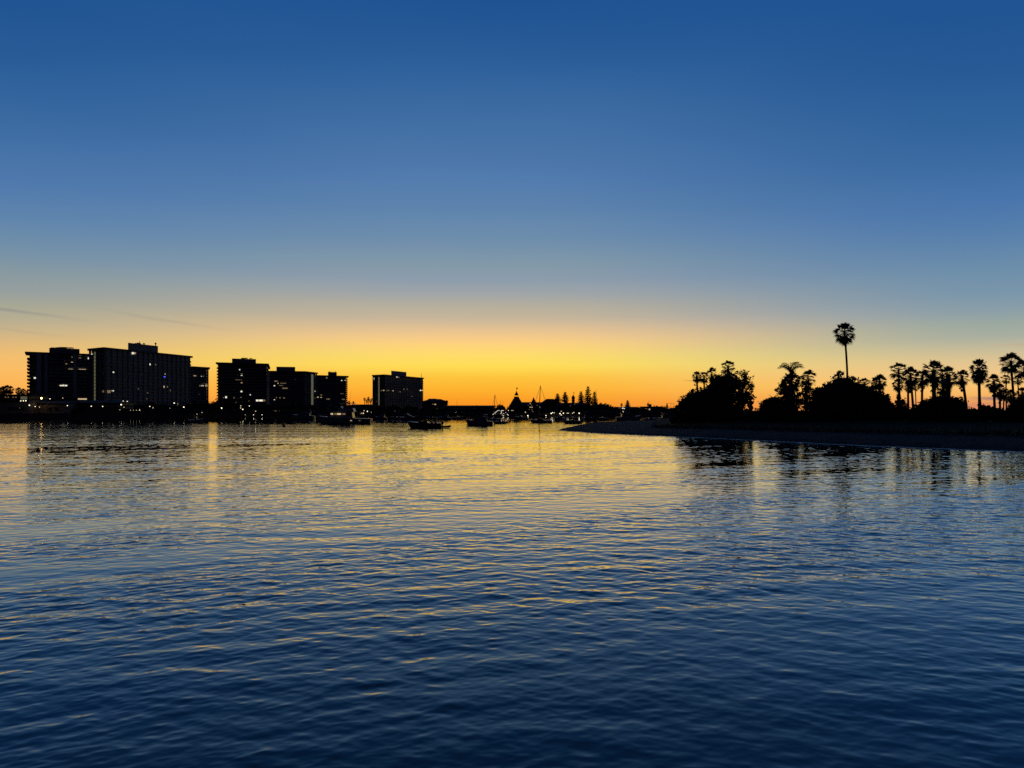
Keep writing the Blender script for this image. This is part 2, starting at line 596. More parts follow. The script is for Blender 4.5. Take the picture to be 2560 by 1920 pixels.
def strip(name, px, dpairs, zs, m):
    """ground sheet: for each photo column a list of distances (rows), with one height per row"""
    V, Fs = [], []
    n = len(zs)
    for p, ds in zip(px, dpairs):
        for d, z in zip(ds, zs):
            V.append(at(p, d, z=z))
    for i in range(len(px) - 1):
        for j in range(n - 1):
            Fs.append((i * n + j, (i + 1) * n + j, (i + 1) * n + j + 1, i * n + j + 1))
    return struct(mesh(name, V, Fs, m, smooth=True))


SHORE_D = [(-1500, 250), (-600, 285), (0, 311), (60, 316), (300, 335), (540, 356), (800, 372), (1060, 380), (1300, 395), (1500, 410), (2000, 430), (2600, 450), (4200, 470)]
# flat land behind the far shore, out to the horizon
strip('far_shore_ground', [p for p, d in SHORE_D], [(d + .6, d + 40, 900, 5000, 11000) for p, d in SHORE_D], (1.55, 1.6, 1.6, 1.6, 1.6), M['earth'])

wb = MB()
for (p0, d0), (p1, d1) in zip(SHORE_D, SHORE_D[1:]):
    a, b = np.array(at(p0, d0)), np.array(at(p1, d1))
    k = (b - a)[:2] / np.linalg.norm((b - a)[:2])
    nrm = np.array((-k[1], k[0]))
    for h0, h1, o0, o1 in ((-1.0, 1.45, 0, .9), (1.45, 1.75, -.15, .7)):
        q = [a[:2] + nrm * o0, b[:2] + nrm * o0, b[:2] + nrm * o1, a[:2] + nrm * o1]
        wb.prism(q, h0, h1)
tag(wb.build('seawall', M['stone']), 'long low dark stone seawall along the far shore under the towers', 'seawall')

# the spit with the beach on this side
FRONT = [(1396, 1076), (1420, 1078), (1450, 1080), (1500, 1084), (1560, 1086.5), (1620, 1089), (1690, 1092), (1780, 1096), (1900, 1102), (2020, 1108), (2145, 1114), (2280, 1119.5), (2420, 1125), (2560, 1130), (2800, 1140), (3200, 1152), (4000, 1170)]
BACK = [116.5, 125, 142, 165, 182, 188, 192, 196, 200, 204, 208, 212, 214, 216, 220, 224, 230]
PX = [p for p, y in FRONT]
FD = [HC * F / (y - HZ) for p, y in FRONT]


def fine(vals, n=8):
    out = []
    for i in range(len(vals) - 1):
        out += [vals[i] + (vals[i + 1] - vals[i]) * k / n for k in range(n)]
    return out + [vals[-1]]


PXf, FDf, BKf = fine(PX), fine(FD), fine(BACK)
FDf = [d + .25 * math.sin(i * .9) + .18 * math.sin(i * 2.3 + 1) for i, d in enumerate(FDf)]
rows, V, Fs = 15, [], []


def profile(s, f, b, i):
    L = b - f
    u = s * L
    zf = .75 * (1 - math.exp(-u / 4.5)) + .55 * max(0, min(1, (u - 12) / 30))
    zb = .22 * (L - u)
    return min(zf, zb) * np.interp(PXf[i] if i is not None else 2000, (1396, 1560, 1640, 1760), (.45, .5, .6, 1.0))


for i, (p, f, b) in enumerate(zip(PXf, FDf, BKf)):
    for j in range(rows):
        s = (j / (rows - 1)) ** 1.7
        z = profile(s, f, b, i)
        if 0 < j < rows - 1:
            z += .07 * math.sin(i * 1.7 + j) * math.sin(i * .43 + j * 1.9) * min(1, z * 2)
        V.append(at(p, f + s * (b - f), z=z if 0 < j < rows - 1 else -.12))
for i in range(len(PXf) - 1):
    for j in range(rows - 1):
        Fs.append((i * rows + j, (i + 1) * rows + j, (i + 1) * rows + j + 1, i * rows + j + 1))
struct(mesh('beach', V, Fs, M['sand'], smooth=True))


def ground_z(px, d):
    px = max(PX[0], min(PX[-1], px))
    f, b = np.interp(px, PXf, FDf), np.interp(px, PXf, BKf)
    return max(0, profile(max(0, min(1, (d - f) / (b - f))), f, b, int(np.argmin([abs(q - px) for q in PXf]))))


# lawn above the beach, with a ragged edge
V, Fs = [], []
n = 0
li = [i for i, p in enumerate(PXf) if p >= 1630]
for q, i in enumerate(li):
    f, b = FDf[i], BKf[i]
    e = f + 10.5 + 1.6 * math.sin(q * .55) + 1.0 * math.sin(q * 1.31 + 2) + .6 * math.sin(q * 2.9)
    if PXf[i] < 1750:
        e += (1750 - PXf[i]) / 250 * 16
    for j in range(9):
        s = j / 8
        d = e + (b - 6 - e) * s ** 1.4
        z = profile((d - f) / (b - f), f, b, i)
        V.append(at(PXf[i], d, z=z + (.16 if j else -.25)))
for q in range(len(li) - 1):
    for j in range(8):
        Fs.append((q * 9 + j, (q + 1) * 9 + j, (q + 1) * 9 + j + 1, q * 9 + j + 1))
struct(mesh('lawn', V, Fs, M['lawn'], smooth=True))

# thin pale edging laid along the waterline of the sand
V, Fs = [], []
for i in range(len(PXf)):
    wd = .10 + .16 * (.5 + .5 * math.sin(i * 1.7) * math.sin(i * .61 + 1))
    for dd, z in ((-.55 - wd, .03), (-.5, .05), (-.2, .045)):
        V.append(at(PXf[i], FDf[i] + dd, z=z))
for i in range(len(PXf) - 1):
    for j in range(2):
        Fs.append((i * 3 + j, (i + 1) * 3 + j, (i + 1) * 3 + j + 1, i * 3 + j + 1))
fo = mesh('shore_edging', V, Fs, mat('edging', (.75, .77, .80), .5, .3, 2.5), smooth=True)
tag(fo, 'thin pale line along the waterline of the beach', 'edging')
fo['kind'] = 'stuff'

# rough grass along the edge of the lawn
V, Fs = [], []
for _ in range(5200):
    i = rnd.choice(li)
    p = PXf[i] + rnd.uniform(-9, 9)
    f = np.interp(p, PXf, FDf)
    d = f + 11 + (max(0, 1750 - p) / 250 * 16) + rnd.expovariate(1 / 2.2)
    c = np.array(at(p, d, z=ground_z(p, d) + .1))
    a = rnd.uniform(0, 6.28)
    hgt, wd = rnd.uniform(.15, .5), rnd.uniform(.03, .07)
    k = np.array((math.cos(a), math.sin(a), 0)) * wd
    tip = c + np.array((rnd.uniform(-.2, .2), rnd.uniform(-.2, .2), hgt))
    o = len(V)
    V += [c - k, c + k, tip]
    Fs.append((o, o + 1, o + 2))
g = mesh('grass', V, Fs, M['leafol'])
tag(g, 'rough dark grass fringing the lawn above the beach', 'grass')
g['kind'] = 'stuff'


# ------------------------------------------------------------------ plants
def leaf_cloud(rng, ells, n, size, core=True, fill=1.0):
    """many leaf-sized quads gathered in clumps over a set of ellipsoids ((cx,cy,cz),(rx,ry,rz))"""
    vol = np.array([e[1][0] * e[1][2] for e in ells])
    vol = vol / vol.sum()
    VV, FF = [], []
    off = 0
    for (c, r), wgt in zip(ells, vol):
        k = max(40, int(n * wgt * 1.5))
        nc = max(14, int(26 * fill))
        d = rng.normal(size=(nc, 3))
        d /= np.linalg.norm(d, axis=1)[:, None]
        rad = rng.uniform(.55, 1.0, nc)[:, None] ** .6
        cc = d * rad * .98
        cs = rng.uniform(.10, .26, nc) * (1 if fill < 2 else .7)
        pick = rng.integers(0, nc, k)
        p = cc[pick] + rng.normal(size=(k, 3)) * cs[pick][:, None]
        p = p * np.array(r) * (1 if fill < 2 else .95) + np.array(c)
        sz = size * rng.uniform(.5, 1.25, k)
        a = rng.normal(size=(k, 3))
        a /= np.linalg.norm(a, axis=1)[:, None]
        b = np.cross(a, rng.normal(size=(k, 3)))
        b /= np.linalg.norm(b, axis=1)[:, None]
        a = a * sz[:, None]
        b = b * (sz * .55)[:, None]
        q = np.stack([p - a * .5, p + b * .5, p + a * .6, p - b * .5], 1).reshape(-1, 3)
        VV.append(q)
        FF.append(np.arange(k * 4).reshape(-1, 4) + off)
        off += k * 4
        if core:
            th, ph = 14, 9
            vs = []
            for i in range(ph + 1):
                for j in range(th):
                    e = math.pi * (i + .01) / (ph + .02)
                    s = .70 + .12 * math.sin(3 * j * 6.283 / th + i) * math.sin(2.3 * i + 1.1 * j) + rng.uniform(-.06, .06)
                    vs.append((c[0] + r[0] * s * math.sin(e) * math.cos(6.283 * j / th), c[1] + r[1] * s * math.sin(e) * math.sin(6.283 * j / th), c[2] + r[2] * s * math.cos(e)))
            VV.append(np.array(vs))
            FF.append(np.array([(off + i * th + j, off + i * th + (j + 1) % th, off + (i + 1) * th + (j + 1) % th, off + (i + 1) * th + j) for i in range(ph) for j in range(th)]))
            off += len(vs)
    return np.concatenate(VV), np.concatenate(FF)


def tree(name, label, d, base_px, ells, n=3500, leaf=.38, m='leaf', core=True, group=None, seed=1, base_z=None, trunks=1, depth=.85, cat='tree', fill=1.0):
    """ells: (px, py, half width px, half height px) outlines of the crown lobes at distance d (+ an own offset)"""
    rng = np.random.default_rng(seed)
    bz = ground_z(base_px, d) if base_z is None else base_z
    L = np.array(at(base_px, d, z=bz))
    root = thing(name, label, cat, tuple(L), 0, group)
    E = []
    for q in ells:
        px, py, hw, hh = q[:4]
        dd = d + (q[4] if len(q) > 4 else 0)
        c = np.array(at(px, dd, py)) - L
        k = dd / F
        E.append((c, (hw * k, hw * k * depth, hh * k)))
    V, Fs = leaf_cloud(rng, E, n, leaf, core, fill * (2.4 if core and name in ('broad_tree', 'fig_tree', 'bush') else 1))
    keep = V[:, 2].reshape(-1)
    V[:, 2] = np.maximum(V[:, 2], .02)
    mesh('crown', V, Fs, M[m], root)
    for kk in range(trunks):
        tb = MB()
        top = np.array(E[kk % len(E)][0])
        sp = (kk - (trunks - 1) / 2) * .5
        r0 = max(.12, .035 * top[2] + .06)
        st = np.array((sp, 0, -.15))
        mid = st * .5 + top * .5 + rng.normal(size=3) * (.2, .2, 0)
        mid[2] = top[2] * .45
        tb.tube([st, mid * (.5, .5, .6) + (sp * .4, 0, 0), mid, top], [r0 * 1.3, r0, r0 * .8, r0 * .35], 7)
        for c, r in E:
            for _ in range(3):
                tip = c + rng.normal(size=3) * np.array(r) * .45
                tb.tube([mid, (mid + tip) / 2 + (0, 0, .15 * r[2]), tip], [r0 * .5, r0 * .33, r0 * .12], 5)
        tb.build('trunk', M['bark'], root, smooth=True)
    return root


def fan_leaf(mb, rng, o, yaw, elv, L, spread=2.9, nseg=15, droop=.35):
    """one fan palm leaf: stalk and a pleated blade of pointed segments with drooping tips"""
    dirv = np.array((math.cos(elv) * math.cos(yaw), math.cos(elv) * math.sin(yaw), math.sin(elv)))
    side = np.array((-math.sin(yaw), math.cos(yaw), 0))
    up = np.cross(dirv, side)
    ps = L * rng.uniform(.46, .62)
    hub = o + dirv * ps + np.array((0, 0, -.05 * L))
    mb.tube([o, hub], [.035, .02], 4, False)
    bl = L * rng.uniform(.46, .58)
    roll = rng.uniform(-.5, .5)
    sd = side * math.cos(roll) + up * math.sin(roll)
    for k in range(nseg):
        a = (k / (nseg - 1) - .5) * spread
        q = dirv * math.cos(a) + sd * math.sin(a)
        pr = -dirv * math.sin(a) + sd * math.cos(a)
        l = bl * (1 - .22 * (abs(a) / (spread / 2)) ** 2) * rng.uniform(.88, 1.05)
        m1 = hub + q * l * .58
        tip = hub + q * l + np.array((0, 0, -droop * l * rng.uniform(.5, 1.2)))
        wv = pr * l * spread / nseg * .36
        mb.add([hub, m1 - wv, tip, m1 + wv], [(0, 1, 2, 3)])


def fan_crown(seed, n=36, lo=-62, L=1.9, full=True):
    rng = np.random.default_rng(seed)
    mb = MB()
    for k in range(n):
        u = (k + .5) / n
        elv = R(82 + (lo - 82) * u ** .85 + rng.uniform(-9, 9))
        yaw = k * 2.39996 + rng.uniform(-.3, .3)
        fan_leaf(mb, rng, np.array((0, 0, -.55 * u)), yaw, elv, L * rng.uniform(.85, 1.12) * (1 - .10 * u), droop=.25 + .35 * u)
    return mb.build('crown', M['palmleaf']).data


def skirt_mesh(seed, ln=1.6, r=.55):
    rng = np.random.default_rng(seed)
    mb = MB()
    for k in range(46):
        a = rng.uniform(0, 6.28)
        z = -rng.uniform(.2, ln)
        rr = r * rng.uniform(.35, 1) * (1.15 - .45 * (-z / ln))
        o = np.array((rr * .35 * math.cos(a), rr * .35 * math.sin(a), z))
        q = np.array((math.cos(a), math.sin(a), 0))
        p = np.array((-math.sin(a), math.cos(a), 0))
        l = rng.uniform(.4, .8)
        mb.add([o, o + q * rr * .7 - p * .16 + (0, 0, -l * .55), o + q * rr * .75 + (0, 0, -l), o + q * rr * .7 + p * .16 + (0, 0, -l * .55)], [(0, 1, 2, 3)])
    return mb.build('dead_frond_skirt', M['deadleaf']).data


CROWNS = [fan_crown(11, 40), fan_crown(12, 30, -48), fan_crown(13, 46, -70, 1.85), fan_crown(14, 24, -25, 2.0), fan_crown(15, 36, -58, 1.95)]
SKIRTS = [skirt_mesh(21), skirt_mesh(22, 2.2, .6)]
for o in [o for o in S.objects if o.name.startswith(('crown', 'dead_frond_skirt')) and o.parent is None]:
    bpy.data.objects.remove(o)


def palm(label, d, cx, cy, hw, base_px, base_y=None, var=0, skirt=-1, r0=.22, group=None, bz=None, hh=None, kink=0.0):
    """fan palm: crown centre (cx, cy) and half width hw in photo pixels at distance d, trunk foot at column base_px"""
    z = ground_z(base_px, d) if bz is None else bz
    L = np.array(at(base_px, d, z=z))
    root = thing('fan_palm', label, 'palm tree', tuple(L), 0, group)
    c = np.array(at(cx, d, cy)) - L
    s = hw * d / F / 1.5
    sz = s if not hh else hh * d / F / 1.6
    share('crown', CROWNS[var], root, tuple(c + (0, 0, .05)), (0, 0, rnd.uniform(0, 6.28)), (s, s, sz))
    if skirt >= 0:
        share('dead_frond_skirt', SKIRTS[skirt], root, tuple(c + (0, 0, -.35 * s)), (0, 0, rnd.uniform(0, 6.28)), (s, s, sz))
    tb = MB()
    top = c + np.array((0, 0, .1))
    pts, rs = [], []
    for k in range(9):
        u = k / 8
        q = np.array((0, 0, -.2)) * (1 - u) + top * u
        q = q + np.array((kink * math.sin(u * math.pi), 0, 0))
        pts.append(q)
        rs.append(r0 * (1.2 - .42 * min(1, u * 2.2)) if u < .95 else r0 * .85)
    tb.tube(pts, rs, 8)
    tb.build('trunk', M['palmbark'], root, smooth=True)
    return root


def feather_palm(label, d, cx, cy, hw, base_px, bz=None):
    z = ground_z(base_px, d) if bz is None else bz
    L = np.array(at(base_px, d, z=z))
    root = thing('feather_palm', label, 'palm tree', tuple(L))
    c = np.array(at(cx, d, cy)) - L
    rng = np.random.default_rng(5)
    mb = MB()
    ln = hw * d / F
    for k in range(15):
        yaw = k * 2.4 + rng.uniform(-.2, .2)
        e0 = R(rng.uniform(58, 88) - (k / 15) * 20)
        p = c.copy()
        h = np.array((math.cos(yaw), math.sin(yaw), 0))
        sd = np.array((-math.sin(yaw), math.cos(yaw), 0))
        pts = [p.copy()]
        e = e0
        for i in range(9):
            p = p + (h * math.cos(e) + np.array((0, 0, math.sin(e)))) * ln * 1.5 / 9
            e -= .05 + .045 * i
            pts.append(p.copy())
        mb.tube(pts, [.04 - .003 * i for i in range(10)], 4, False)
        for i in range(1, 10):
            for rep in range(2):
                q0 = pts[i] * (1 - rep * .5) + pts[i - 1] * rep * .5
                for sg in (-1, 1):
                    ll = ln * .42 * (1 - abs(i - 4.5) / 9)
                    tip = q0 + sd * sg * ll * .75 + h * ll * .25 + np.array((0, 0, -ll * rng.uniform(.35, .8)))
                    m1 = (q0 + tip) / 2 + np.array((0, 0, .06))
                    mb.add([q0, m1 + h * .045, tip, m1 - h * .045], [(0, 1, 2, 3)])
    mb.build('crown', M['palmleaf'], root)
    MB().tube([(0, 0, -.2), c * .5 + (.15, 0, 0), c], [.26, .2, .17], 8).build('trunk', M['palmbark'], root, smooth=True)
    return root


def norfolk(label, d, px, ytop, ybase, hw, group, seed, bz=1.6, tiers=12):
    L = np.array(at(px, d, z=bz))
    root = thing('norfolk_pine', label, 'pine tree', tuple(L), 0, group)
    rng = np.random.default_rng(seed)
    k = d / F
    top = HC + (HZ - ytop) * k - bz
    low = HC + (HZ - ybase) * k - bz
    MB().tube([(0, 0, -.2), (0, 0, top * .5), (0, 0, top)], [.45, .3, .06], 7).build('trunk', M['bark'], root, smooth=True)
    mb = MB()
    for i in range(tiers):
        u = (i + .3) / tiers
        z = low + (top - low) * u
        r = 1.5 * hw * k * (1.0 - .78 * u ** 1.3) * rng.uniform(.8, 1.15)
        nb = 9
        ph = rng.uniform(0, 6)
        for b in range(nb):
            a = ph + b * 6.283 / nb + rng.uniform(-.2, .2)
            h = np.array((math.cos(a), math.sin(a), 0))
            s = np.array((-math.sin(a), math.cos(a), 0))
            rr = r * rng.uniform(.8, 1.1)
            for q in range(7):
                v = (q + 1) / 7
                o = h * rr * v + np.array((0, 0, z + .18 * rr * v * v))
                wd = rr * .5 * (1.1 - v * .6)
                th = (top - low) / tiers * .62 * rng.uniform(.6, 1.1)
                mb.add([o - s * wd - h * rr * .12, o + h * rr * .1 + (0, 0, th), o + s * wd - h * rr * .12, o - h * rr * .12 + (0, 0, -th * .5)], [(0, 1, 2), (0, 2, 3), (0, 1, 3), (1, 2, 3)])
    mb.build('crown', M['needle'], root)
    return root


# ------------------------------------------------------------------ buildings
def uv_walls(name, poly, z0, z1, m, parent, org):
    """closed prism whose walls carry a metric UV for the facade pattern"""
    n = len(poly)
    V = [(p[0] - org[0], p[1] - org[1], z - org[2]) for z in (z0, z1) for p in poly]
    Fs = [tuple(range(n, 2 * n)), tuple(range(n))[::-1]] + [(i, (i + 1) % n, n + (i + 1) % n, n + i) for i in range(n)]
    o = mesh(name, V, Fs, m, parent)
    uvl = o.data.uv_layers.new(name='UVMap')
    for pl in o.data.polygons:
        if pl.index < 2:
            for li in pl.loop_indices:
                uvl.data[li].uv = (.02, .02)
            continue
        i = pl.index - 2
        u0 = sum(math.dist(poly[k][:2], poly[(k + 1) % n][:2]) for k in range(i))
        ln = math.dist(poly[i][:2], poly[(i + 1) % n][:2])
        for li, (u, v) in zip(pl.loop_indices, ((u0, z0), (u0 + ln, z0), (u0 + ln, z1), (u0, z1))):
            uvl.data[li].uv = (u, v - z0)
    return o


def scaled(poly, off):
    c = np.mean([p[:2] for p in poly], axis=0)
    out = []
    for p in poly:
        v = np.array(p[:2]) - c
        out.append(tuple(c + v * (1 + off / np.linalg.norm(v))))
    return out


def hit(poly, px):
    """distance at which the sight line through photo column px meets the camera side of a footprint, and the facade direction there"""
    best = None
    k = (px - 1280) / F
    for i in range(len(poly)):
        a, b = np.array(poly[i][:2]), np.array(poly[(i + 1) % len(poly)][:2])
        fa, fb = a[0] - k * a[1], b[0] - k * b[1]
        if fa * fb > 0 or abs(fa - fb) < 1e-9:
            continue
        u = fa / (fa - fb)
        q = a + (b - a) * u
        dv = (b - a) / np.linalg.norm(b - a)
        if best is None or q[1] < best[0]:
            best = (q[1], dv)
    return best


def window_at(root, org, poly, px, py, wpx, hpx, m, name='window', out=.12):
    h = hit(poly, px)
    if h is None:
        return
    d, dv = h
    c = np.array(at(px, d, py))
    nrm = np.array((dv[1], -dv[0]))
    if nrm[1] > 0:
        nrm = -nrm
    c[:2] += nrm * out
    cosv = max(.25, abs(dv[0] - dv[1] * c[0] / c[1]))
    mb = MB()
    mb.box((0, 0, 0), (wpx * d / F / cosv, .16, hpx * d / F), 0)
    o = mb.build(name, m, root)
    o.location = tuple(c - org)
    o.rotation_euler = (0, 0, math.atan2(dv[1], dv[0]))
    return o


def tower(label, pts, ytop, floors, pent, wins=(), panels=(), stair=(), fac=FAC_A, piers=0, back=20, masts=(), wall='concrete', pentbits=()):
    P = [np.array(at(p, d)[:2]) for p, d in pts]
    if len(P) == 2:
        rad = (P[0] + P[1]) / 2
        rad /= np.linalg.norm(rad)
        poly = [P[0], P[1], P[1] + rad * back, P[0] + rad * back]
    else:
        poly = [P[0], P[1], P[2], P[0] + P[2] - P[1]]
    # footprint counter-clockwise
    ar = sum(poly[i][0] * poly[(i + 1) % 4][1] - poly[(i + 1) % 4][0] * poly[i][1] for i in range(4))
    if ar < 0:
        poly = poly[::-1]
    ref = pts[1] if len(pts) == 3 else pts[0]
    H = HC + (HZ - ytop) / F * ref[1]
    org = np.array((*np.mean(poly, axis=0), 1.6))
    root = thing('apartment_tower', label, 'apartment tower', tuple(org), 0, 'apartment towers on the far shore')
    body = scaled(poly, -1.7)
    uv_walls('wall', body, 1.5, H - .9, fac, root, org)
    # balconies, one storey each
    fh = (H - 2.2 - 4.5) / floors
    b = MB()
    b.prism(scaled(poly, -.2), -.12, .12)
    inner, outer = scaled(poly, -.45), scaled(poly, -.3)
    for i in range(4):
        j = (i + 1) % 4
        b.prism([inner[i], inner[j], outer[j], outer[i]], .12, .75)
    bal = b.build('balcony', M[wall], root, (org[0], org[1], 0))
    bal.location = (0, 0, 4.5 - 1.6)
    for k in range(1, floors):
        share('balcony', bal, root, (0, 0, 4.5 + k * fh - 1.6))
    # piers up the faces
    if piers:
        pm = MB().box((0, 0, 0), (.28, 1.3, H - 2.5)).build('pier', M['concrete'], root)
        first = True
        for i in range(4):
            j = (i + 1) % 4
            a, c = np.array(poly[i]), np.array(poly[j])
            dv = (c - a) / np.linalg.norm(c - a)
            nrm = np.array((dv[1], -dv[0]))
            if np.dot(nrm, -org[:2]) < 0:
                continue
            n = max(2, int(np.linalg.norm(c - a) / piers))
            for k in range(n + 1):
                q = a + (c - a) * (.02 + .96 * k / n) - nrm * .55
                loc = (q[0] - org[0], q[1] - org[1], (H - .9) / 2 - .8)
                rz = math.atan2(dv[1], dv[0])
                if first:
                    pm.location, pm.rotation_euler, first = loc, (0, 0, rz), False
                else:
                    share('pier', pm, root, loc, (0, 0, rz))
    MB().prism(scaled(poly, .9), H - 1.1, H).build('roof', M['dark_conc'], root, org)
    for (p0, p1, yt) in pent:
        d0, d1 = hit(poly, p0), hit(poly, p1)
        a = np.array(at(p0, d0[0] + 5)[:2])
        c = np.array(at(p1, d1[0] + 5)[:2])
        dp = (d0[0] + d1[0]) / 2 + 5
        rad = (a + c) / 2
        rad = rad / np.linalg.norm(rad)
        hp = HC + (HZ - yt) / F * dp
        q = [a, c, c + rad * 9, a + rad * 9]
        ph = MB().prism(q, H - .05, hp).build('penthouse', M[wall], root, org)
        cap = MB()
        cap.prism(scaled(q, .3), hp, hp + .3)
        cap.build('coping', M['dark_conc'], ph)
        for (px, wpx, hpx) in pentbits:
            if p0 <= px <= p1:
                k = dp / F
                cc = np.array(at(px, dp + 3)[:2])
                MB().box((cc[0], cc[1], hp + .3 + hpx * k / 2), (wpx * k, 2.0, hpx * k)).build('rooftop_unit', M['dark_conc'], root, org)
    for (px, yt, yb) in masts:
        dd = hit(poly, px)[0] + 3
        a, c = np.array(at(px, dd, yt)), np.array(at(px, dd, yb))
        MB().tube([c - (0, 0, 1.5), c * .4 + a * .6, a], [.28, .22, .12], 6).build('mast', M['darkmetal'], root, org)
    for q in panels:
        px, wpx, y0, y1 = q
        window_at(root, org, body, px, (y0 + y1) / 2, wpx, y1 - y0, M['pale'], 'wall_panel', 1.25)
    for q in stair:
        px, wpx, y0, y1 = q
        window_at(root, org, body, px, (y0 + y1) / 2, wpx, y1 - y0, M['dimg'], 'stairwell_window', 1.3)
    for q in wins:
        window_at(root, org, body, *q[:4], M[q[4] if len(q) > 4 else 'warm'], 'lit_window', .3)
    return root


# windows: (px, py, width px, height px, light)
tower('pale striped apartment tower at the far left behind the low pavilion, with a broad penthouse', [(66, 457), (240, 477)], 879, 15, [(123, 199, 871)],
      [(87, 945, 5, 4, 'cool'), (75, 946, 2, 4, 'dim'), (166, 908, 4, 4), (181, 907, 7, 4), (177, 924, 12, 3, 'warm'), (206, 925, 18, 4, 'warm'), (152, 965, 5, 5, 'cool'), (158, 964.5, 5, 5, 'cool'), (165, 965, 6, 5, 'cool'),
       (200, 888, 6, 2, 'dim'), (200, 895, 6, 2, 'dim'), (180, 893, 2, 3, 'dim'), (206, 997.5, 22, 3, 'warm'), (222, 896, 5, 4, 'cool'), (219, 900, 5, 2, 'cool')],  # the long low warm strip is a lit awning, its light put in as glow
      panels=[(97, 12, 884, 985), (115, 7, 884, 985), (187, 9, 886, 996)], pentbits=[(133, 8, 2), (143, 3, 2.5), (157, 18, 3), (176, 12, 2)])
tower('widest and tallest apartment tower, its long gridded facade receding to the right', [(222, 441), (262, 430), (479, 500)], 868, 16, [(320, 395, 861)],
      [(230, 886, 4, 3, 'cool'), (331, 883, 4, 5, 'cool'), (335, 883, 3, 4, 'warm'), (338, 883, 2, 4, 'dim'), (374, 911, 2.5, 4, 'cool'), (388, 912, 2, 3, 'dim'), (266, 931, 2.5, 2.5, 'cool'), (282, 930.5, 4, 3, 'cool'),
       (257, 931, 5, 3, 'dim'), (410, 942, 5, 2.5, 'blue'), (412, 935, 1.6, 2, 'warm'), (408.5, 967, 3, 5, 'warm'), (418, 967, 3, 3, 'dim'), (258, 979, 5, 6, 'dim'), (269, 979, 12, 7, 'dim'), (281, 977, 4.5, 2.5, 'cool'),
       (425, 976, 1.5, 2.5, 'dim'), (368, 982.5, 3, 1.5, 'dim'), (345, 972, 2, 2, 'dim'), (265, 1004, 20, 3, 'dim'), (282, 1005, 12, 3, 'warm'), (317, 1006, 2.5, 7, 'cool'), (366, 997, 2, 1.5, 'dim'), (443, 1010, 2, 5, 'dim')],
      stair=[(243, 3.5, 880, 1003)], piers=4.2, pentbits=[(340, 2, 3), (345, 2, 4), (349, 3, 3), (360, 1, 3), (389, 1, 4)], masts=[(349, 853, 862), (389, 857, 863)])
tower('low narrow apartment tower tucked behind the right end of the widest tower', [(470, 604), (522, 622)], 915, 15, [],
      [(487, 941, 6, 4, 'warm'), (502, 942, 5, 3, 'cool'), (508, 942.5, 4, 2.5, 'warm'), (516, 943, 6, 2, 'dim'), (501, 963, 5, 5, 'warm'), (507, 963, 4, 4, 'cool'), (516, 963, 7, 5, 'warm'), (498, 987.5, 3, 3, 'dim')], piers=4.0, back=16)
tower('dark brown apartment tower right of the bright sky gap, with stepped penthouse', [(541, 556), (670, 572), (674.5, 628)], 909, 14, [(580, 640, 897)],
      [(599, 924, 2.5, 3, 'cool'), (594, 937, 2, 2, 'dim'), (604, 937, 4.5, 4.5, 'cool'), (594, 950, 11, 2, 'dim'), (603, 951, 4, 3, 'dim'), (604, 958.5, 4, 4, 'warm'), (589, 959, 2, 2, 'dim'), (603.5, 979, 4, 4, 'cool'), (625.5, 988, 2.5, 4, 'cool'),
       (565, 993, 4, 6, 'cool'), (559, 994, 2, 2, 'dim'), (627, 975, 2, 2, 'dim'), (643, 1002, 6, 6, 'cool'), (652, 1002, 9, 6, 'cool'), (660, 1002, 6, 6, 'dim'), (590, 1005, 3, 4, 'dim'), (622, 1003, 2, 2, 'dim'), (602, 993.5, 3, 2, 'dim'),
       (585, 995, 3, 4, 'dim'), (594, 997, 3, 3, 'dim')],
      fac=FAC_B, pentbits=[(611, 14, 2), (627, 6, 1.5)], wall='concrete')
tower('middle tower of the centre group, with a faintly lit stair column at its right edge', [(663, 688), (762, 697), (793, 722)], 928, 15, [(691, 738, 917)],
      [(686, 964, 3, 3, 'cool'), (695, 957.5, 2, 4, 'warm'), (708, 957, 14, 4, 'dim'), (703, 963, 10, 3, 'dim'), (712, 970, 14, 4, 'dim'), (690, 953, 8, 3, 'dim'), (686, 999, 3, 2, 'cool'), (700, 994, 2.5, 4, 'dim'), (691, 994, 2, 3, 'dim'), (710, 995, 4, 3, 'dim'),
       (785.5, 977, 3.5, 4.5, 'cool'), (785, 985, 2, 3, 'dim'), (786, 995, 2, 2, 'dim'), (738, 950, 2, 2, 'dim'), (786, 941, 2, 3, 'dim')],
      stair=[(777.5, 5, 936, 1012), (791, 1.5, 945, 1006)], fac=FAC_B, piers=4.4)
tower('right hand apartment tower of the centre group, above the motor yacht', [(788, 772), (869.5, 792)], 937.5, 15, [(820, 842, 930)],
      [(816.5, 944.5, 3, 4, 'dim'), (854, 951, 2.5, 2.5, 'cool'), (863, 950, 3.5, 2.5, 'cool'), (803, 988, 3, 4, 'dim'), (793, 993, 6, 2, 'warm'), (802.5, 994, 4, 2, 'warm'), (820, 997, 8, 4, 'dim'), (855, 985, 9, 3, 'dim'), (858, 999, 6, 4, 'dim')],
      fac=FAC_B, piers=4.0, back=18, pentbits=[(824, 1.5, 1.5), (838, 1.5, 1.5)])
